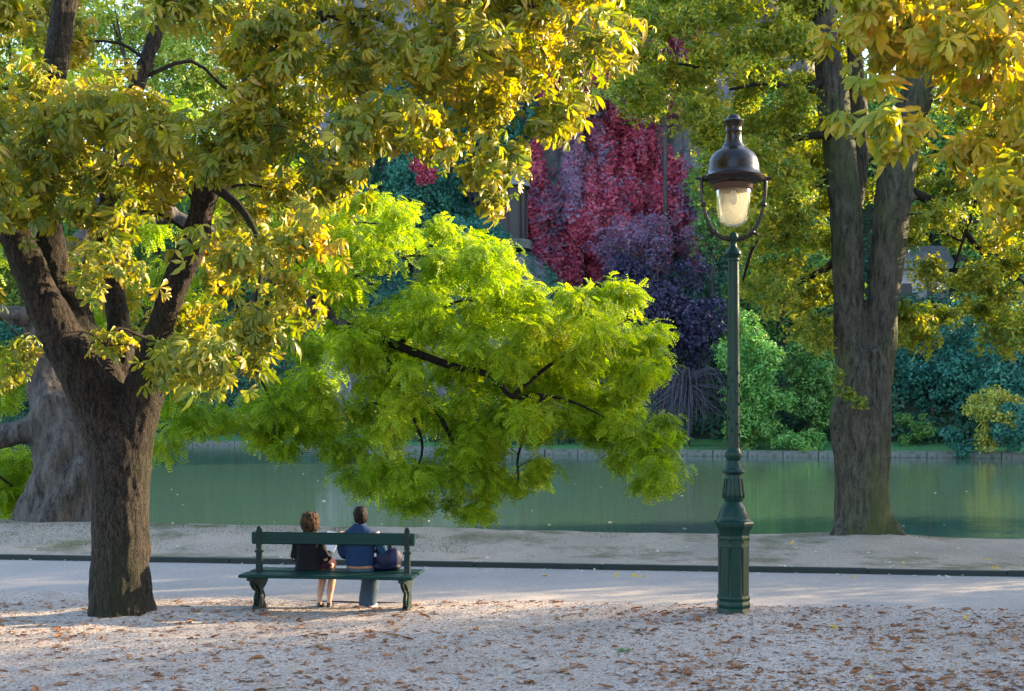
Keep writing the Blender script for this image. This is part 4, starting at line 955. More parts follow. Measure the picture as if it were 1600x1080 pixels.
L_('urn', [(27, 786), (33, 780), (32, 772), (29, 762), (27, 752), (25, 748), (24, 744), (32, 742), (36, 739), (34, 736), (27, 733), (24, 728), (21, 722), (24, 718), (27, 714), (26, 709), (22, 706), (20, 702)], 24, M['lamp_green'])
mb = MB()
for i in range(12):
    a = i * math.pi / 6; r_ = 31 * k / 2
    mb.tube([(r_ * .88 * math.cos(a), r_ * .88 * math.sin(a), zc(750)), (r_ * 1.0 * math.cos(a), r_ * 1.0 * math.sin(a), zc(766)), (r_ * 1.07 * math.cos(a), r_ * 1.07 * math.sin(a), zc(780))], [.008, .011, .009], 6, 2)
mb.build('fluting', M['lamp_green'], lamp, True)
# shaft with soft vertical ribs
n = 40; V = []
prof = [(20, 702), (20, 640), (19.5, 580), (18.5, 520), (18, 460), (17, 412), (17, 410)]
for w_, y in prof:
    for i in range(n):
        a = 2 * math.pi * i / n; r_ = w_ * k / 2 * (1 - (.06 if i % 4 == 0 else 0)); V.append((r_ * math.cos(a), r_ * math.sin(a), zc(y)))
F = [[q_ * n + i, q_ * n + (i + 1) % n, (q_ + 1) * n + (i + 1) % n, (q_ + 1) * n + i] for q_ in range(len(prof) - 1) for i in range(n)]
me = MB().add(V, F).mesh('shaft', True); obj('shaft', me, M['lamp_green'], lamp)
mb = MB()
for i in range(34):                                            # cast leaf ornament climbing the lower shaft
    a = i * 2.4; z_ = zc(700) + i * .028; r_ = 20.5 * k / 2; mb.add(*ball((r_ * math.cos(a), r_ * math.sin(a), z_), (.014, .014, .022), 7, 5))
o = mb.build('ornament', M['lamp_green'], lamp, True); o['kind'] = 'stuff'
L_('capital', [(17, 412), (19, 409), (18, 406), (22, 402), (25, 399), (24, 396), (20, 393), (13, 390), (10, 386), (10, 380), (13, 377), (15, 373), (14, 369), (10, 366)], 24, M['lamp_green'])
# yoke: one bowed arm on each side with collars
for s in (-1, 1):
    pts = [(0, 0, zc(376)), (s * 16 * k, 0, zc(374)), (s * 30 * k, 0, zc(364)), (s * 41 * k, 0, zc(345)), (s * 48 * k, 0, zc(318)), (s * 50 * k, 0, zc(295)), (s * 50 * k, 0, zc(280))]
    arm = MB().tube(pts, [.032, .028, .024, .022, .020, .022, .020], 10, 5).build('yoke_arm', M['lamp_brown'], lamp, True)
    mb = MB()
    for (px, py) in ((29, 365), (47, 322)): mb.add(*ball((s * px * k, 0, zc(py)), (.036, .034, .034), 12, 8))
    mb.add(*ball((s * 36 * k, 0, zc(368)), (.026, .022, .022), 8, 6))
    mb.build('collar', M['lamp_brown'], arm, True)
    MB().add(*tube_np([(s * 46 * k, 0, zc(283)), (s * 54 * k, 0, zc(281)), (s * 58 * k, 0, zc(280))], [.028, .022, .026], 10, 2)).build('pivot', M['lamp_brown'], arm, True)
L_('lantern_hood', [(58, 292), (66, 290), (92, 286), (98, 282), (99, 279), (90, 276), (82, 273), (80, 268), (79, 260), (75, 252), (66, 244), (55, 239), (44, 236), (36, 233), (33, 229)], 40, M['lamp_brown'], 50)
L_('chimney', [(38, 236), (36, 232), (30, 229), (28, 226), (26, 222), (25, 210), (27, 208), (25, 206), (26, 200), (31, 195), (33, 192), (30, 190), (22, 189), (20, 186), (17, 183), (8, 181)], 28, M['lamp_brown'], 40)
MB().lathe([(27 * k, zc(300)), (30 * k, zc(298)), (32 * k, zc(290)), (34 * k, zc(287))], 32).build('lantern_ring', M['rust'], lamp, True)
# glass globe, a shell with thickness
o_ = [(26.5, 298), (27, 302), (26.5, 312), (25.5, 326), (24, 338), (21, 347), (15, 353), (8, 356), (.5, 356.8)]
i_ = [(.5, 355.6), (7.5, 354.8), (14.3, 351.9), (20, 346), (22.8, 337.5), (24.3, 326), (25.3, 312), (25.8, 302), (25.3, 298)]
MB().lathe([(r_ * k, zc(y)) for r_, y in o_ + i_], 40, cap=False).build('globe', M['glass'], lamp, True)
MB().lathe([(2 * k, zc(322)), (5.5 * k, zc(319)), (7.5 * k, zc(312)), (6 * k, zc(305)), (4 * k, zc(302)), (4 * k, zc(296))], 20).build('bulb', paint_mat('bulb_glass', (.85, .80, .66), .15, .6, None, 5, 0), lamp, True)

# ------------------------------------------------------------------ double park bench
BR = R(-6.7); BC = P(520, 949, 15.72); BC[2] = -.012
bench = root('park_bench', 'green double sided park bench with cast iron feet, seen from behind', 'bench', BC, BR)
prof = [(.17, -.05), (.17, .015), (.15, .045), (.115, .06), (.105, .10), (.085, .15), (.068, .19), (.07, .22), (.10, .25), (.16, .30), (.22, .335), (.29, .36), (.35, .375), (.40, .385), (.40, .415), (.05, .418), (.042, .46), (.034, .60), (.030, .76), (.030, .95), (.022, .975), (.0, .99)]
prof = prof[:-1] + [(-a, z) for a, z in prof[::-1][1:]] + []
full = prof + []
for s in (-1, 1):
    fr = MB().prism(full, .066).build('end_frame', M['bench_iron'], bench); fr.location = (s * .93, 0, 0)
    for t in (-1, 1):                                          # cast scrolls and ribs on the feet
        sc = MB(); 
        sc.tube([(0, t * .10, .06), (0, t * .155, .12), (0, t * .12, .19), (0, t * .09, .23)], [.022, .026, .024, .014], 8, 4)
        sc.tube([(0, t * .08, .24), (0, t * .17, .25), (0, t * .27, .31), (0, t * .33, .36)], [.016, .02, .024, .02], 8, 4)
        sc.build('scroll', M['bench_iron'], fr, True)
    MB().box((0, 0, .70), (.10, .075, .03), bev=.006).build('moulding', M['bench_iron'], fr)
    MB().add(*ball((0, 0, .985), (.035, .03, .028), 10, 7)).build('finial', M['bench_iron'], fr, True)
plank = MB().box((0, 0, 0), (2.14, .37, .038), bev=.012).mesh('seat_plank')
for t in (-1, 1):
    o = obj('seat_plank', plank, M['bench_wood'], bench); o.location = (.0, t * .225, .437)
    for s in (-1, 1):
        for dx in (-.11, .11): MB().lathe([(.012, 0), (.013, .004), (.006, .008)], 8).build('bolt', M['bench_iron'], o, True).location = (s * .93, dx, .0192)
rl = MB().box((0, 0, .865), (2.05, .045, .15), bev=.012).build('back_rail', M['bench_wood'], bench)
MB().box((0, -.024, .865), (2.03, .008, .035), bev=.003).build('rail_moulding', M['bench_wood'], rl)
MB().box((0, .024, .865), (2.03, .008, .035), bev=.003).build('rail_moulding', M['bench_wood'], rl)
for s in (-1, 1): MB().box((s * .93, 0, .865), (.085, .075, .168), bev=.012).build('rail_bracket', M['bench_iron'], bench)

# ------------------------------------------------------------------ two people sitting on the far side, facing the lake
def limb(mb, pts, rad, n=12, sub=4): mb.tube([np.array(p, float) for p in pts], rad, n, sub)
def hand(mb, wrist, d, nrm, s=1.0, curl=.6):
    """palm, four unequal bent fingers and a thumb leaving the palm's side"""
    d = np.array(d, float); d /= np.linalg.norm(d); nrm = np.array(nrm, float); nrm -= d * d.dot(nrm); nrm /= np.linalg.norm(nrm); sd_ = np.cross(d, nrm); wr = np.array(wrist, float)
    for i in range(4):
        o_ = (i - 1.5) * .019; b_ = wr + d * .085 + sd_ * o_
        limb(mb, [wr + sd_ * o_ * .5, wr + d * .05 + sd_ * o_, b_], [.016, .014, .012], 8, 2)
        ln = (.065, .075, .07, .055)[i] * s; p1 = b_ + (d * .85 + nrm * curl * .4) * ln * .5; p2 = p1 + (d * (1 - curl) + nrm * curl) * ln * .35; p3 = p2 + (d * (.5 - curl) + nrm * curl * 1.1) * ln * .3
        limb(mb, [b_, p1, p2, p3], [.0105, .0098, .009, .0078], 8, 3)
    t0 = wr + d * .025 - sd_ * .025; limb(mb, [t0, t0 + d * .03 - sd_ * .022 + nrm * .012, t0 + d * .058 - sd_ * .026 + nrm * .028, t0 + d * .075 - sd_ * .02 + nrm * .036], [.014, .013, .011, .009], 8, 3)

def head(mb, c, f, s=1.0):
    """skull, jaw, nose, ears; f = facing direction (unit, horizontal)"""
    c = np.array(c, float); f = np.array(f, float); r_ = np.array((f[1], -f[0], 0)); up = np.array((0, 0, 1.0))
    def B_(o, rad, n=14, m=10):
        V, F = ball((0, 0, 0), rad, n, m); V = np.array(V); V = V[:, :1] * r_ + V[:, 1:2] * f + V[:, 2:3] * up; mb.add(V + c + o[0] * r_ * s + o[1] * f * s + o[2] * up * s, F)
    B_((0, -.012, .025), (.074 * s, .092 * s, .088 * s), 20, 14); B_((0, .03, -.045), (.055 * s, .058 * s, .068 * s), 16, 12); B_((0, .055, -.088), (.028 * s, .026 * s, .022 * s))
    limb(mb, [c + (f * .082 + up * .02) * s, c + (f * .104 - up * .022) * s, c + (f * .088 - up * .03) * s], [.010, .014, .012], 8, 3)
    for t in (-1, 1):
        B_((t * .077, -.005, -.008), (.011 * s, .020 * s, .032 * s), 10, 8); B_((t * .03, .078, .03), (.024 * s, .014 * s, .008 * s), 10, 6)
        B_((t * .03, .073, -.012), (.022 * s, .018 * s, .016 * s), 10, 6)
    B_((0, .083, -.062), (.024 * s, .012 * s, .006 * s), 10, 6); B_((0, .082, -.073), (.02 * s, .012 * s, .006 * s), 10, 6)
    return r_, up
def face_bits(rt, c, f, s=1.0):
    c = np.array(c); f = np.array(f, float); r_ = np.array((f[1], -f[0], 0)); up = np.array((0, 0, 1.0))
    ew = paint_mat('eye_white', (.7, .68, .65), .2, .5, None, 5, 0); ed = paint_mat('iris', (.05, .03, .02), .15, .5, None, 5, 0); lp = cloth_mat('lip', (.35, .12, .10), .5)
    for t in (-1, 1):
        e = MB().add(*ball(c + r_ * t * .03 * s + f * .081 * s + up * .006 * s, .0125 * s, 12, 8)).build('eye', ew, rt, True)
        MB().add(*ball(c + r_ * t * .03 * s + f * .0905 * s + up * .006 * s, .0052 * s, 10, 6)).build('iris', ed, e, True)
    MB().add(*tube_np([c - r_ * .022 * s + f * .088 * s - up * .067 * s, c + f * .0955 * s - up * .067 * s, c + r_ * .022 * s + f * .088 * s - up * .067 * s], [.003, .006, .003], 8, 3)).build('mouth', lp, rt, True)

def folds(amp, fr):
    return lambda V: amp * (fbm(V * np.array((fr, fr, fr * .6)), 3) - .5) * 2

rotB = Matrix.Rotation(BR, 3, 'Z')
def on_bench(u, d, z=0): v = rotB @ Vector((u, d, z)); return (BC[0] + v.x, BC[1] + v.y, BC[2] + z)

# the woman, leaning slightly forward over a sheet of paper
wm = root('person', 'person with curly brown hair and black jacket reading a white sheet on the bench', 'person', on_bench(-.345, .0, -.045), BR)
SZ = .50; HX = .02
mb = MB(); hc = (.0, .24, 1.105)
head(mb, hc, (0.10, .995, 0), .95)
limb(mb, [(0, .20, .90), (0, .215, .98), (0, .225, 1.05)], [.06, .05, .05])
mb.add(*loft([((0, .19, SZ + .02), .155, .11), ((0, .18, .62), .135, .10), ((0, .165, .74), .15, .10), ((0, .16, .86), .16, .085), ((0, .18, .94), .09, .06)], 20))
for s in (-1, 1):
    limb(mb, [(s * .14, .17, .89), (s * .165, .165, .76), (s * .195, .195, .645)], [.05, .042, .037]); 
HW = (.195, .41, .70); HW2 = (-.02, .42, .66)
limb(mb, [(.195, .20, .645), (.195, .32, .65), HW], [.037, .032, .026]); limb(mb, [(-.195, .20, .645), (-.13, .33, .63), HW2], [.037, .032, .026])
hand(mb, HW, (-.15, .75, .65), (-.9, .0, .2), .95, .55); hand(mb, HW2, (.7, .6, .3), (.3, .3, -.9), .95, .55)
for s, kx, fx in ((-1, -.02, .02), (1, .15, .15)):
    limb(mb, [(s * .075 + .03, .20, SZ + .03), (kx + .015, .40, SZ + .045), (kx + .02, .585, SZ + .02)], [.082, .072, .056])
    limb(mb, [(kx + .02, .585, SZ + .02), (fx + .045, .55, .36), (fx + .045, .46, .22), (fx + .05, .38, .09), (fx + .05, .38, .045)], [.055, .050, .046, .030, .032])
    limb(mb, [(fx + .05, .37, .045), (fx + .05, .44, .035), (fx + .05, .52, .025)], [.032, .032, .024])
obj('body', fuse(mb, .0075, 2), M['skin'], wm); face_bits(wm, hc, (0.10, .995, 0), .95)
mb = MB()
mb.add(*loft([((.0, .185, SZ + .005), .19, .14), ((0, .18, .58), .172, .13), ((0, .17, .70), .160, .13), ((0, .16, .80), .162, .125), ((0, .16, .88), .165, .11), ((0, .18, .94), .12, .085), ((0, .20, .985), .068, .064)], 24))
for s in (-1, 1): limb(mb, [(s * .13, .17, .89), (s * .165, .165, .77), (s * .20, .195, .65)], [.068, .056, .052])
limb(mb, [(.205, .205, .65), (.20, .31, .655), (.197, .385, .69)], [.058, .052, .044]); limb(mb, [(-.205, .205, .65), (-.13, .32, .635), (-.045, .40, .655)], [.058, .052, .044])
obj('jacket', displace(fuse(mb, .011, 2, 'jacket'), folds(.007, 16)), M['jacket'], wm)
MB().lathe([(.07, .985), (.075, 1.0), (.066, 1.02), (.06, 1.02), (.06, .99)], 18, (0, .205), False).build('collar', M['jacket'], wm, True)
mb = MB(); mb.add(*loft([((.02, .17, SZ - .0), .165, .11), ((.02, .20, SZ + .06), .17, .14), ((.02, .22, SZ + .11), .13, .11)], 20))
limb(mb, [(-.045, .22, SZ + .045), (.0, .42, SZ + .055), (.005, .60, SZ + .03)], [.10, .09, .078]); limb(mb, [(.105, .22, SZ + .045), (.15, .42, SZ + .055), (.165, .60, SZ + .03)], [.10, .09, .078])
mb.add(*loft([((.085, .585, SZ + .04), .15, .085), ((.085, .57, .44), .155, .085), ((.087, .55, .36), .155, .08)], 20))
obj('skirt', displace(fuse(mb, .012, 3, 'skirt'), folds(.008, 12)), M['skirt'], wm)
for fx in (.07, .20):
    mb = MB(); mb.add(*loft([((fx, .445, .002), .040, .115), ((fx, .445, .022), .041, .116), ((fx, .44, .045), .038, .10), ((fx, .40, .07), .034, .06)], 18)); mb.box((fx, .355, -.012), (.05, .04, .04), bev=.008)
    obj('shoe', fuse(mb, .006, 2, 'shoe'), M['shoe_black'], wm)
mb = MB(); rs = random.Random(5)
hcv = np.array(hc); ff = np.array((.10, .995, 0)); fr = np.array((.995, -.10, 0))
mb.add(*ball(hcv + (0, -.022, .025), (.090, .094, .098), 18, 12)); mb.add(*ball(hcv + (0, -.045, -.045), (.092, .066, .075), 14, 10))
for i in range(330):                                           # wavy locks falling from the crown to the collar
    az = rs.uniform(0, 6.28); fr_ = math.cos(az)                # 1 = over the face
    end = -.11 - rs.random() * .03 if fr_ < .35 else .035
    pts = []; ph = rs.uniform(0, 6.28); bulge = rs.uniform(.98, 1.14); am = rs.uniform(.004, .012)
    for t in np.linspace(.15, 1, 7):
        z_ = .118 + (end - .118) * t ** 1.3; rr_ = math.sqrt(max(.02, 1 - ((z_ - .02) / .115) ** 2)) if z_ > .0 else 1.0
        rr_ *= bulge * (1.04 if z_ < .03 else 1) * (1 - .25 * max(0, -z_ - .05) / .09); wv = am * math.sin(9 * t + ph)
        a_ = az + wv * 10; pts.append(hcv + (ff * math.cos(a_) * .098 + fr * math.sin(a_) * .096) * rr_ + ff * -.018 + np.array((0, 0, z_)))
    mb.tube(pts, [.007, .008, .008, .008, .007, .006, .004], 5, 2)
obj('hair', displace(fuse(mb, .0065, 1, 'hair'), folds(.013, 26)), M['hair_brown'], wm)
pp = MB().box((0, 0, 0), (.21, .003, .29), bev=0); me = pp.mesh('paper_sheet')
pr = obj('paper_sheet', me, M['paper']); pv = Vector(on_bench(-.30 + .10, .0, 0)); lp = rotB @ Vector((.195, .47, .825)); pr.location = (wm.location.x + lp.x, wm.location.y + lp.y, wm.location.z + lp.z); pr.rotation_euler = (R(-38), R(6), BR + R(-14))
tag(pr, 'white sheet of paper held up by the curly haired person', 'paper')

# the man, arm towards his bag
mn = root('person', 'person with short dark hair and navy sweater sitting beside a dark bag', 'person', on_bench(.30, .0, -.045), BR)
mb = MB(); hc = (-.0, .20, 1.175); fdir = (-.30, .954, 0)
head(mb, hc, fdir, 1.03)
limb(mb, [(0, .165, .98), (0, .175, 1.06), (0, .185, 1.13)], [.072, .06, .058])
mb.add(*loft([((0, .18, SZ + .02), .165, .12), ((0, .165, .66), .155, .115), ((0, .15, .82), .18, .12), ((0, .14, .95), .19, .10), ((0, .155, 1.02), .10, .07)], 20))
limb(mb, [(-.19, .15, .97), (-.23, .17, .82), (-.215, .23, .69)], [.06, .05, .044]); limb(mb, [(.19, .15, .97), (.255, .15, .83), (.30, .22, .71)], [.06, .05, .044])
limb(mb, [(-.215, .23, .69), (-.17, .38, .66), (-.12, .47, .65)], [.044, .038, .03]); limb(mb, [(.30, .22, .71), (.325, .32, .70), (.31, .40, .71)], [.044, .038, .03])
hand(mb, (-.12, .47, .65), (.3, .9, -.1), (.1, 0, -1), 1.05, .45); hand(mb, (.31, .40, .71), (.1, .8, -.4), (.3, -.1, -.9), 1.05, .6)
for s, kx, fx in ((-1, -.02, .0), (1, .11, .085)):
    limb(mb, [(s * .085, .20, SZ + .04), (kx, .42, SZ + .055), (kx, .62, SZ + .04)], [.088, .078, .06]); limb(mb, [(kx, .62, SZ + .04), (fx, .56, .36), (fx, .46, .20), (fx, .39, .08)], [.06, .054, .048, .034])
    limb(mb, [(fx, .38, .05), (fx, .46, .04), (fx, .55, .03)], [.035, .035, .026])
obj('body', fuse(mb, .0075, 2), M['skin'], mn); face_bits(mn, hc, fdir, 1.03)
mb = MB()
mb.add(*loft([((0, .17, .565), .175, .132), ((0, .165, .66), .178, .134), ((0, .155, .78), .195, .138), ((0, .145, .90), .215, .128), ((0, .145, .975), .20, .105), ((0, .155, 1.02), .14, .09), ((0, .17, 1.065), .085, .076), ((0, .175, 1.085), .07, .068)], 24))
limb(mb, [(-.16, .15, .945), (-.225, .17, .83), (-.22, .235, .70), (-.17, .375, .665), (-.135, .445, .655)], [.07, .068, .062, .054, .046])
obj('sweater', displace(fuse(mb, .011, 2, 'sweater'), folds(.008, 13)), M['sweater'], mn)
mb = MB(); limb(mb, [(.15, .15, .955), (.222, .15, .89), (.265, .155, .82), (.302, .225, .715), (.325, .31, .705), (.315, .37, .71)], [.06, .07, .068, .062, .052, .045])
obj('sleeve', displace(fuse(mb, .010, 2, 'sleeve'), folds(.007, 15)), M['shirt'], mn)
MB().add(*loft([((0, .172, .535), .168, .126), ((0, .17, .548), .172, .13), ((0, .168, .567), .168, .127)], 22)).build('belt', M['belt'], mn, True)
mb = MB(); mb.add(*loft([((0, .18, SZ - .005), .175, .13), ((0, .18, SZ + .03), .172, .13), ((0, .172, .54), .165, .122)], 22))
for s, kx, fx in ((-1, -.02, .0), (1, .11, .085)):
    limb(mb, [(s * .085, .20, SZ + .045), (kx, .42, SZ + .06), (kx, .63, SZ + .04), (fx, .575, .36), (fx, .47, .20), (fx, .40, .075), (fx, .395, .045)], [.10, .094, .08, .074, .074, .070, .068])
obj('trousers', displace(fuse(mb, .011, 2, 'trousers'), folds(.008, 14)), M['jeans'], mn)
for fx in (-.0, .10):
    mb = MB(); mb.add(*loft([((fx, .46, .0), .046, .145), ((fx, .46, .03), .047, .145), ((fx, .46, .05), .042, .11), ((fx, .42, .062), .034, .06)], 18)); obj('shoe', fuse(mb, .007, 2, 'shoe'), M['shoe_white'], mn)
mb = MB(); f_ = np.array(fdir); r_ = np.array((f_[1], -f_[0], 0))
mb.add(*ball(np.array(hc) + (-f_ * .022) + (0, 0, .04), (.084, .098, .088), 18, 12)); mb.add(*ball(np.array(hc) - f_ * .05 + (0, 0, -.02), (.078, .06, .085), 14, 10))
hcv = np.array(hc); rs = random.Random(9)
for i in range(260):                                           # short hair combed back and down
    az = rs.uniform(0, 6.28); c_ = math.cos(az); end = -.085 - .02 * rs.random() if c_ < -.1 else (.0 if c_ < .5 else .075); t0 = rs.uniform(0, .5); pts = []
    for t in np.linspace(t0, min(1, t0 + .5), 5):
        z_ = .125 + (end - .125) * t; rr_ = math.sqrt(max(.03, 1 - ((z_ - .03) / .105) ** 2)) if z_ > .02 else 1 - .3 * max(0, -z_ - .02) / .08
        pts.append(hcv + (f_ * math.cos(az) * .094 + r_ * math.sin(az) * .082) * rr_ * rs.uniform(.99, 1.05) - f_ * .014 + np.array((0, 0, z_)))
    mb.tube(pts, [.005, .006, .006, .005, .003], 5, 2)
obj('hair', displace(fuse(mb, .0055, 1, 'hair'), folds(.006, 40)), M['hair_dark'], mn)

# bag on the seat
bg_ = root('shoulder_bag', 'bulging navy shoulder bag on the bench seat by the sweater wearer', 'bag', on_bench(.62, .26, .457), BR)
mb = MB(); mb.add(*ball((0, 0, .145), (.195, .135, .16), 22, 14)); mb.box((0, 0, .05), (.33, .21, .09), bev=.03)
obj('pouch', displace(fuse(mb, .011, 3, 'pouch'), folds(.014, 9)), M['bag'], bg_)
V, F = ball((.115, -.06, .165), (.075, .085, .115), 16, 10); obj('pocket', displace(fuse(MB().add(V, F), .01, 2, 'pocket'), folds(.008, 12)), M['bag_light'], bg_)
MB().tube([(-.13, -.03, .24), (-.10, -.05, .33), (-.0, -.03, .345), (.08, -.03, .27)], [.013, .014, .014, .013], 8, 5).build('strap', M['bag'], bg_, True)
MB().box((-.12, -.12, .20), (.03, .012, .045), .4, .004).build('buckle', M['shoe_white'], bg_)

# ------------------------------------------------------------------ fallen leaves
def curled(seed):
    r = random.Random(seed)
    if seed % 3 == 0:
        v, f, t = chestnut_leaf(seed + 50, .12); v = np.array(v, float); v[:, 2] = np.abs(v[:, 2]) * .4 + .04 + .10 * np.sin(v[:, 0] * 4 + seed) ** 2; return v * .8, f, t
    rows = [(0, .05), (.18, .17), (.42, .26), (.66, .27), (.84, .17), (1, .02)]; V, F, T = [], [], []; c1, c2, tw = r.uniform(-.3, .55), r.uniform(.1, .9), r.uniform(-.5, .5)
    for y_, w_ in rows:
        w_ *= r.uniform(.8, 1.2)
        for s_ in (-1, -.5, 0, .5, 1): V.append((s_ * w_ * (1 - .35 * c2 * abs(s_)) + .06 * math.sin(y_ * 5 + seed), y_ + r.uniform(-.03, .03) * abs(s_), .03 + c1 * (y_ - .5) ** 2 + c2 * .30 * s_ * s_ * w_ * 3 + tw * s_ * w_ * (y_ - .5))); T.append(abs(s_) * .6 + y_ * .4)
    for i in range(5):
        for j in range(4): q = i * 5 + j; F += [(q, q + 1, q + 6), (q, q + 6, q + 5)]
    V = np.array(V); V[:, 2] -= V[:, 2].min(); V[:, 2] *= .6; return V, np.array(F), np.array(T)
CURL = [curled(i) for i in range(12)]
def litter_density(x, y):
    v = vv(x, y); n = fbm(np.c_[x * .55, y * .8, x * 0], 3)
    k = np.interp(x, [-8, -4, 0, 3, 7], [.75, .7, .8, 1.1, 1.5]); return np.clip((n - .40) * 3.5, .38, 1) * k * np.clip((16.6 - v) * 2.5, 0, 1)
def place(n, ylo, yhi, wx=.43):
    y = ylo + RNG.random(n) * (yhi - ylo); x = RNG.uniform(-1, 1, n) * wx * y; k = RNG.random(n) < litter_density(x, y); return x[k], y[k]
x, y = place(8000, 10.4, 16.3); z = near_h(x, y); N = len(x); sc_ = RNG.uniform(.045, .125, N) * np.interp(RNG.random(N), [0, .8, 1], [.8, 1, 1.5]); rot = rot_from(np.array([[0, 0, 1.0]]) + .30 * unit(N), RNG.uniform(0, 6.28, N)); pick = RNG.integers(0, 12, N)
big = np.argsort(-(sc_ / y ** 1.3))[:290]; ind = np.zeros(N, bool); ind[big] = True
meshes = []
for v, f, t in CURL:
    me = mesh_np('fallen_leaf', v, f, True, {'rnd': np.zeros(len(v)), 'tip': t}); me.materials.append(M['litter']); meshes.append(me)
def drop(i_mesh, p, Rm, s, label, group, mat=None):
    me = meshes[i_mesh]
    o = bpy.data.objects.new('fallen_leaf', me); COL.objects.link(o); o.matrix_world = Matrix.Translation(Vector(p)) @ Matrix(Rm.tolist()).to_4x4() @ Matrix.Scale(float(s), 4)
    if mat: o.material_slots[0].link = 'OBJECT'; o.material_slots[0].material = mat
    return tag(o, label, 'leaf', group)
for i in big: drop(pick[i], (x[i], y[i], z[i] - .004), rot[i], sc_[i], 'curled rust brown fallen leaf lying on the pale gravel', 'rust brown leaves fallen on the gravel')
V, F, rn, tp = scatter(CURL, np.c_[x, y, z - .004][~ind], rot[~ind], sc_[~ind], pick[~ind])
x2, y2 = place(26000, 10.4, 16.4); z2 = near_h(x2, y2); n2 = len(x2); r2 = rot_from(np.array([[0, 0, 1.0]]) + .4 * unit(n2), RNG.uniform(0, 6.28, n2))
V2, F2, rn2, tp2 = scatter(CURL, np.c_[x2, y2, z2 - .003], r2, RNG.uniform(.018, .05, n2), RNG.integers(0, 12, n2))
obj('leaf_litter', mesh_np('leaf_litter', np.vstack([V, V2]), np.vstack([F, F2 + len(V)]), True, {'rnd': np.r_[rn, rn2], 'tip': np.r_[tp, tp2]}), M['litter'], kind='stuff')
for px, py in ((1012, 893), (1340, 895), (1146, 895), (1236, 861), (1538, 875), (1300, 985), (846, 892), (960, 896), (985, 893), (1410, 880), (1360, 1060), (1555, 889), (1510, 977), (1330, 905)):
    Y = 4800 / (py - 645) if py > 900 else 4640 / (py - 645); p = P(px, py, Y); p[2] = max(float(near_h(np.array([p[0]]), np.array([Y]))[0]), 0) + .01
    drop(random.randrange(12), p, rot_from(np.array([[0, -.4, 1.0]]) + .4 * unit(1), RNG.uniform(0, 6, 1))[0], random.uniform(.09, .14), 'yellow fallen leaf bright against the pale path and verge', 'yellow leaves fallen near the kerb', M['litter_gold'])
p = P(975, 1022, 4800 / 377); drop(3, (p[0], p[1], .02), np.eye(3), .16, 'fresh green leaf alone on the gravel below the bench view', None, M['litter_green'])
for o in (bpy.data.objects[-1:] if False else []): pass
n = 260; xs = RNG.uniform(-11, 11, n); v_ = RNG.choice([19.6, 20.3, 21, 21.8], n) + RNG.normal(size=n) * .3; v_[:90] = 19.62 + RNG.normal(size=90) * .05; ys = v_ - SK * xs; zs = np.where(v_ > 19.85, near_h(xs, ys), .006)
V, F, rn, tp = scatter(CURL, np.c_[xs, ys, zs], rot_from(np.array([[0, 0, 1.0]]) + .4 * unit(n), RNG.uniform(0, 6, n)), RNG.uniform(.03, .09, n), RNG.integers(0, 12, n))
o = obj('pale_litter', mesh_np('pale_litter', V, F, True, {'rnd': rn, 'tip': tp}), M['litter_pale'], kind='stuff')
# short grass growing in patches on the hump
n = 16000; xs = RNG.uniform(-13, 12, n); v_ = RNG.uniform(20.9, 23.4, n); ys = v_ - SK * xs; g_ = fbm(np.c_[xs * .6, ys * .9, xs * 0], 3) + np.interp(xs, [-10, -2, 0, 5], [.10, .08, -.02, -.12]); kk = g_ > .52 + RNG.random(n) * .12
xs, ys = xs[kk], ys[kk]; n = len(xs); zs = near_h(xs, ys); bl_ = (np.array([(-.008, 0, 0), (.008, 0, 0), (0, .006, .032)]), np.array([(0, 1, 2)]), np.array([0, 0, 1.0]))
V, F, rn, tp = scatter([bl_], np.c_[xs, ys, zs - .003], rot_from(np.array([[0, 0, 1.0]]) + .3 * unit(n), RNG.uniform(0, 6, n)), RNG.uniform(.5, 1.1, n), np.zeros(n, int))
M['grass'] = leaf_mat('grass_blade', [(.05, .08, .02), (.09, .11, .03), (.14, .13, .05)], .3, .6, .2)
obj('grass', mesh_np('grass', V, F, False, {'rnd': rn, 'tip': tp}), M['grass'], kind='stuff')

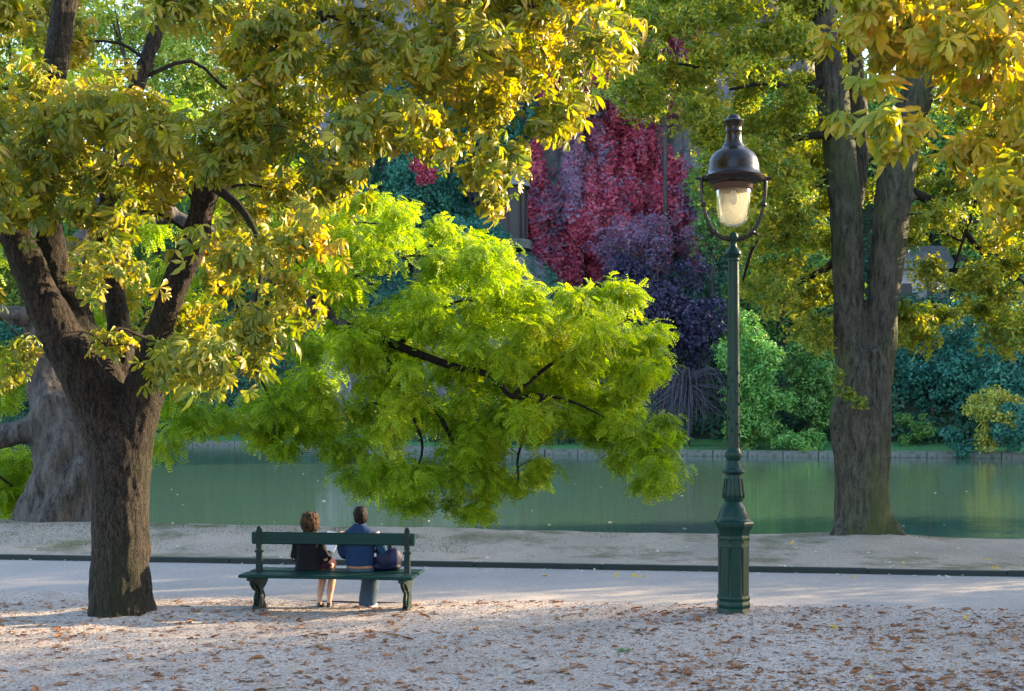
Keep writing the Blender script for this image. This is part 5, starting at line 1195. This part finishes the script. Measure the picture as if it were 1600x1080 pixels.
# air: faint haze over the whole place
m = bpy.data.materials.new('haze'); m.use_nodes = True; nt = m.node_tree; nt.nodes.remove(nt.nodes['Principled BSDF'])
vol = nt.nodes.new('ShaderNodeVolumePrincipled'); vol.inputs['Color'].default_value = (.80, .88, 1, 1); vol.inputs['Density'].default_value = HAZE; vol.inputs['Anisotropy'].default_value = .25
nt.links.new(vol.outputs[0], nt.nodes['Material Output'].inputs['Volume'])
if HAZE > 0: obj('haze', MB().box((-80, 120, 28), (1300, 700, 70)).mesh('haze'), m, kind='stuff')

# leaves afloat on the lake near the bank, loose pebbles on the gravel
n = 70; ys = 27 + RNG.random(n) ** 1.5 * 45; xs = RNG.uniform(-.42, .42, n) * ys
V, F, rn, tp = scatter(CURL, np.c_[xs, ys, np.full(n, -.698)], rot_from(np.array([[0, 0, 1.0]]) + .06 * unit(n), RNG.uniform(0, 6, n)), RNG.uniform(.06, .13, n), RNG.integers(0, 12, n))
obj('floating_leaves', mesh_np('floating_leaves', V, F, True, {'rnd': rn, 'tip': tp}), M['litter_pale'], kind='stuff')
n = 14000; ys = 10.2 + RNG.random(n) ** 1.3 * 5.9; xs = RNG.uniform(-.43, .43, n) * ys
peb = (np.array([(1, 0, 0), (-1, 0, 0), (0, 1, 0), (0, -1, 0), (0, 0, .7), (0, 0, -.7)]), np.array([(0, 2, 4), (2, 1, 4), (1, 3, 4), (3, 0, 4), (2, 0, 5), (1, 2, 5), (3, 1, 5), (0, 3, 5)]), np.zeros(6))
V, F, rn, tp = scatter([peb], np.c_[xs, ys, near_h(xs, ys) + .001], rot_from(np.array([[0, 0, 1.0]]) + .5 * unit(n), RNG.uniform(0, 6, n)), RNG.uniform(.003, .010, n), np.zeros(n, int))
m, nt, b = new_mat('pebble'); at = nt.nodes.new('ShaderNodeAttribute'); at.attribute_name = 'rnd'; b.inputs['Roughness'].default_value = .85
nt.links.new(ramp(nt, [(.08, .07, .065), (.30, .27, .25), (.55, .52, .50)], at.outputs['Fac']).outputs[0], b.inputs['Base Color'])
obj('gravel', mesh_np('gravel', V, F, True, {'rnd': rn, 'tip': tp}), m, kind='stuff')
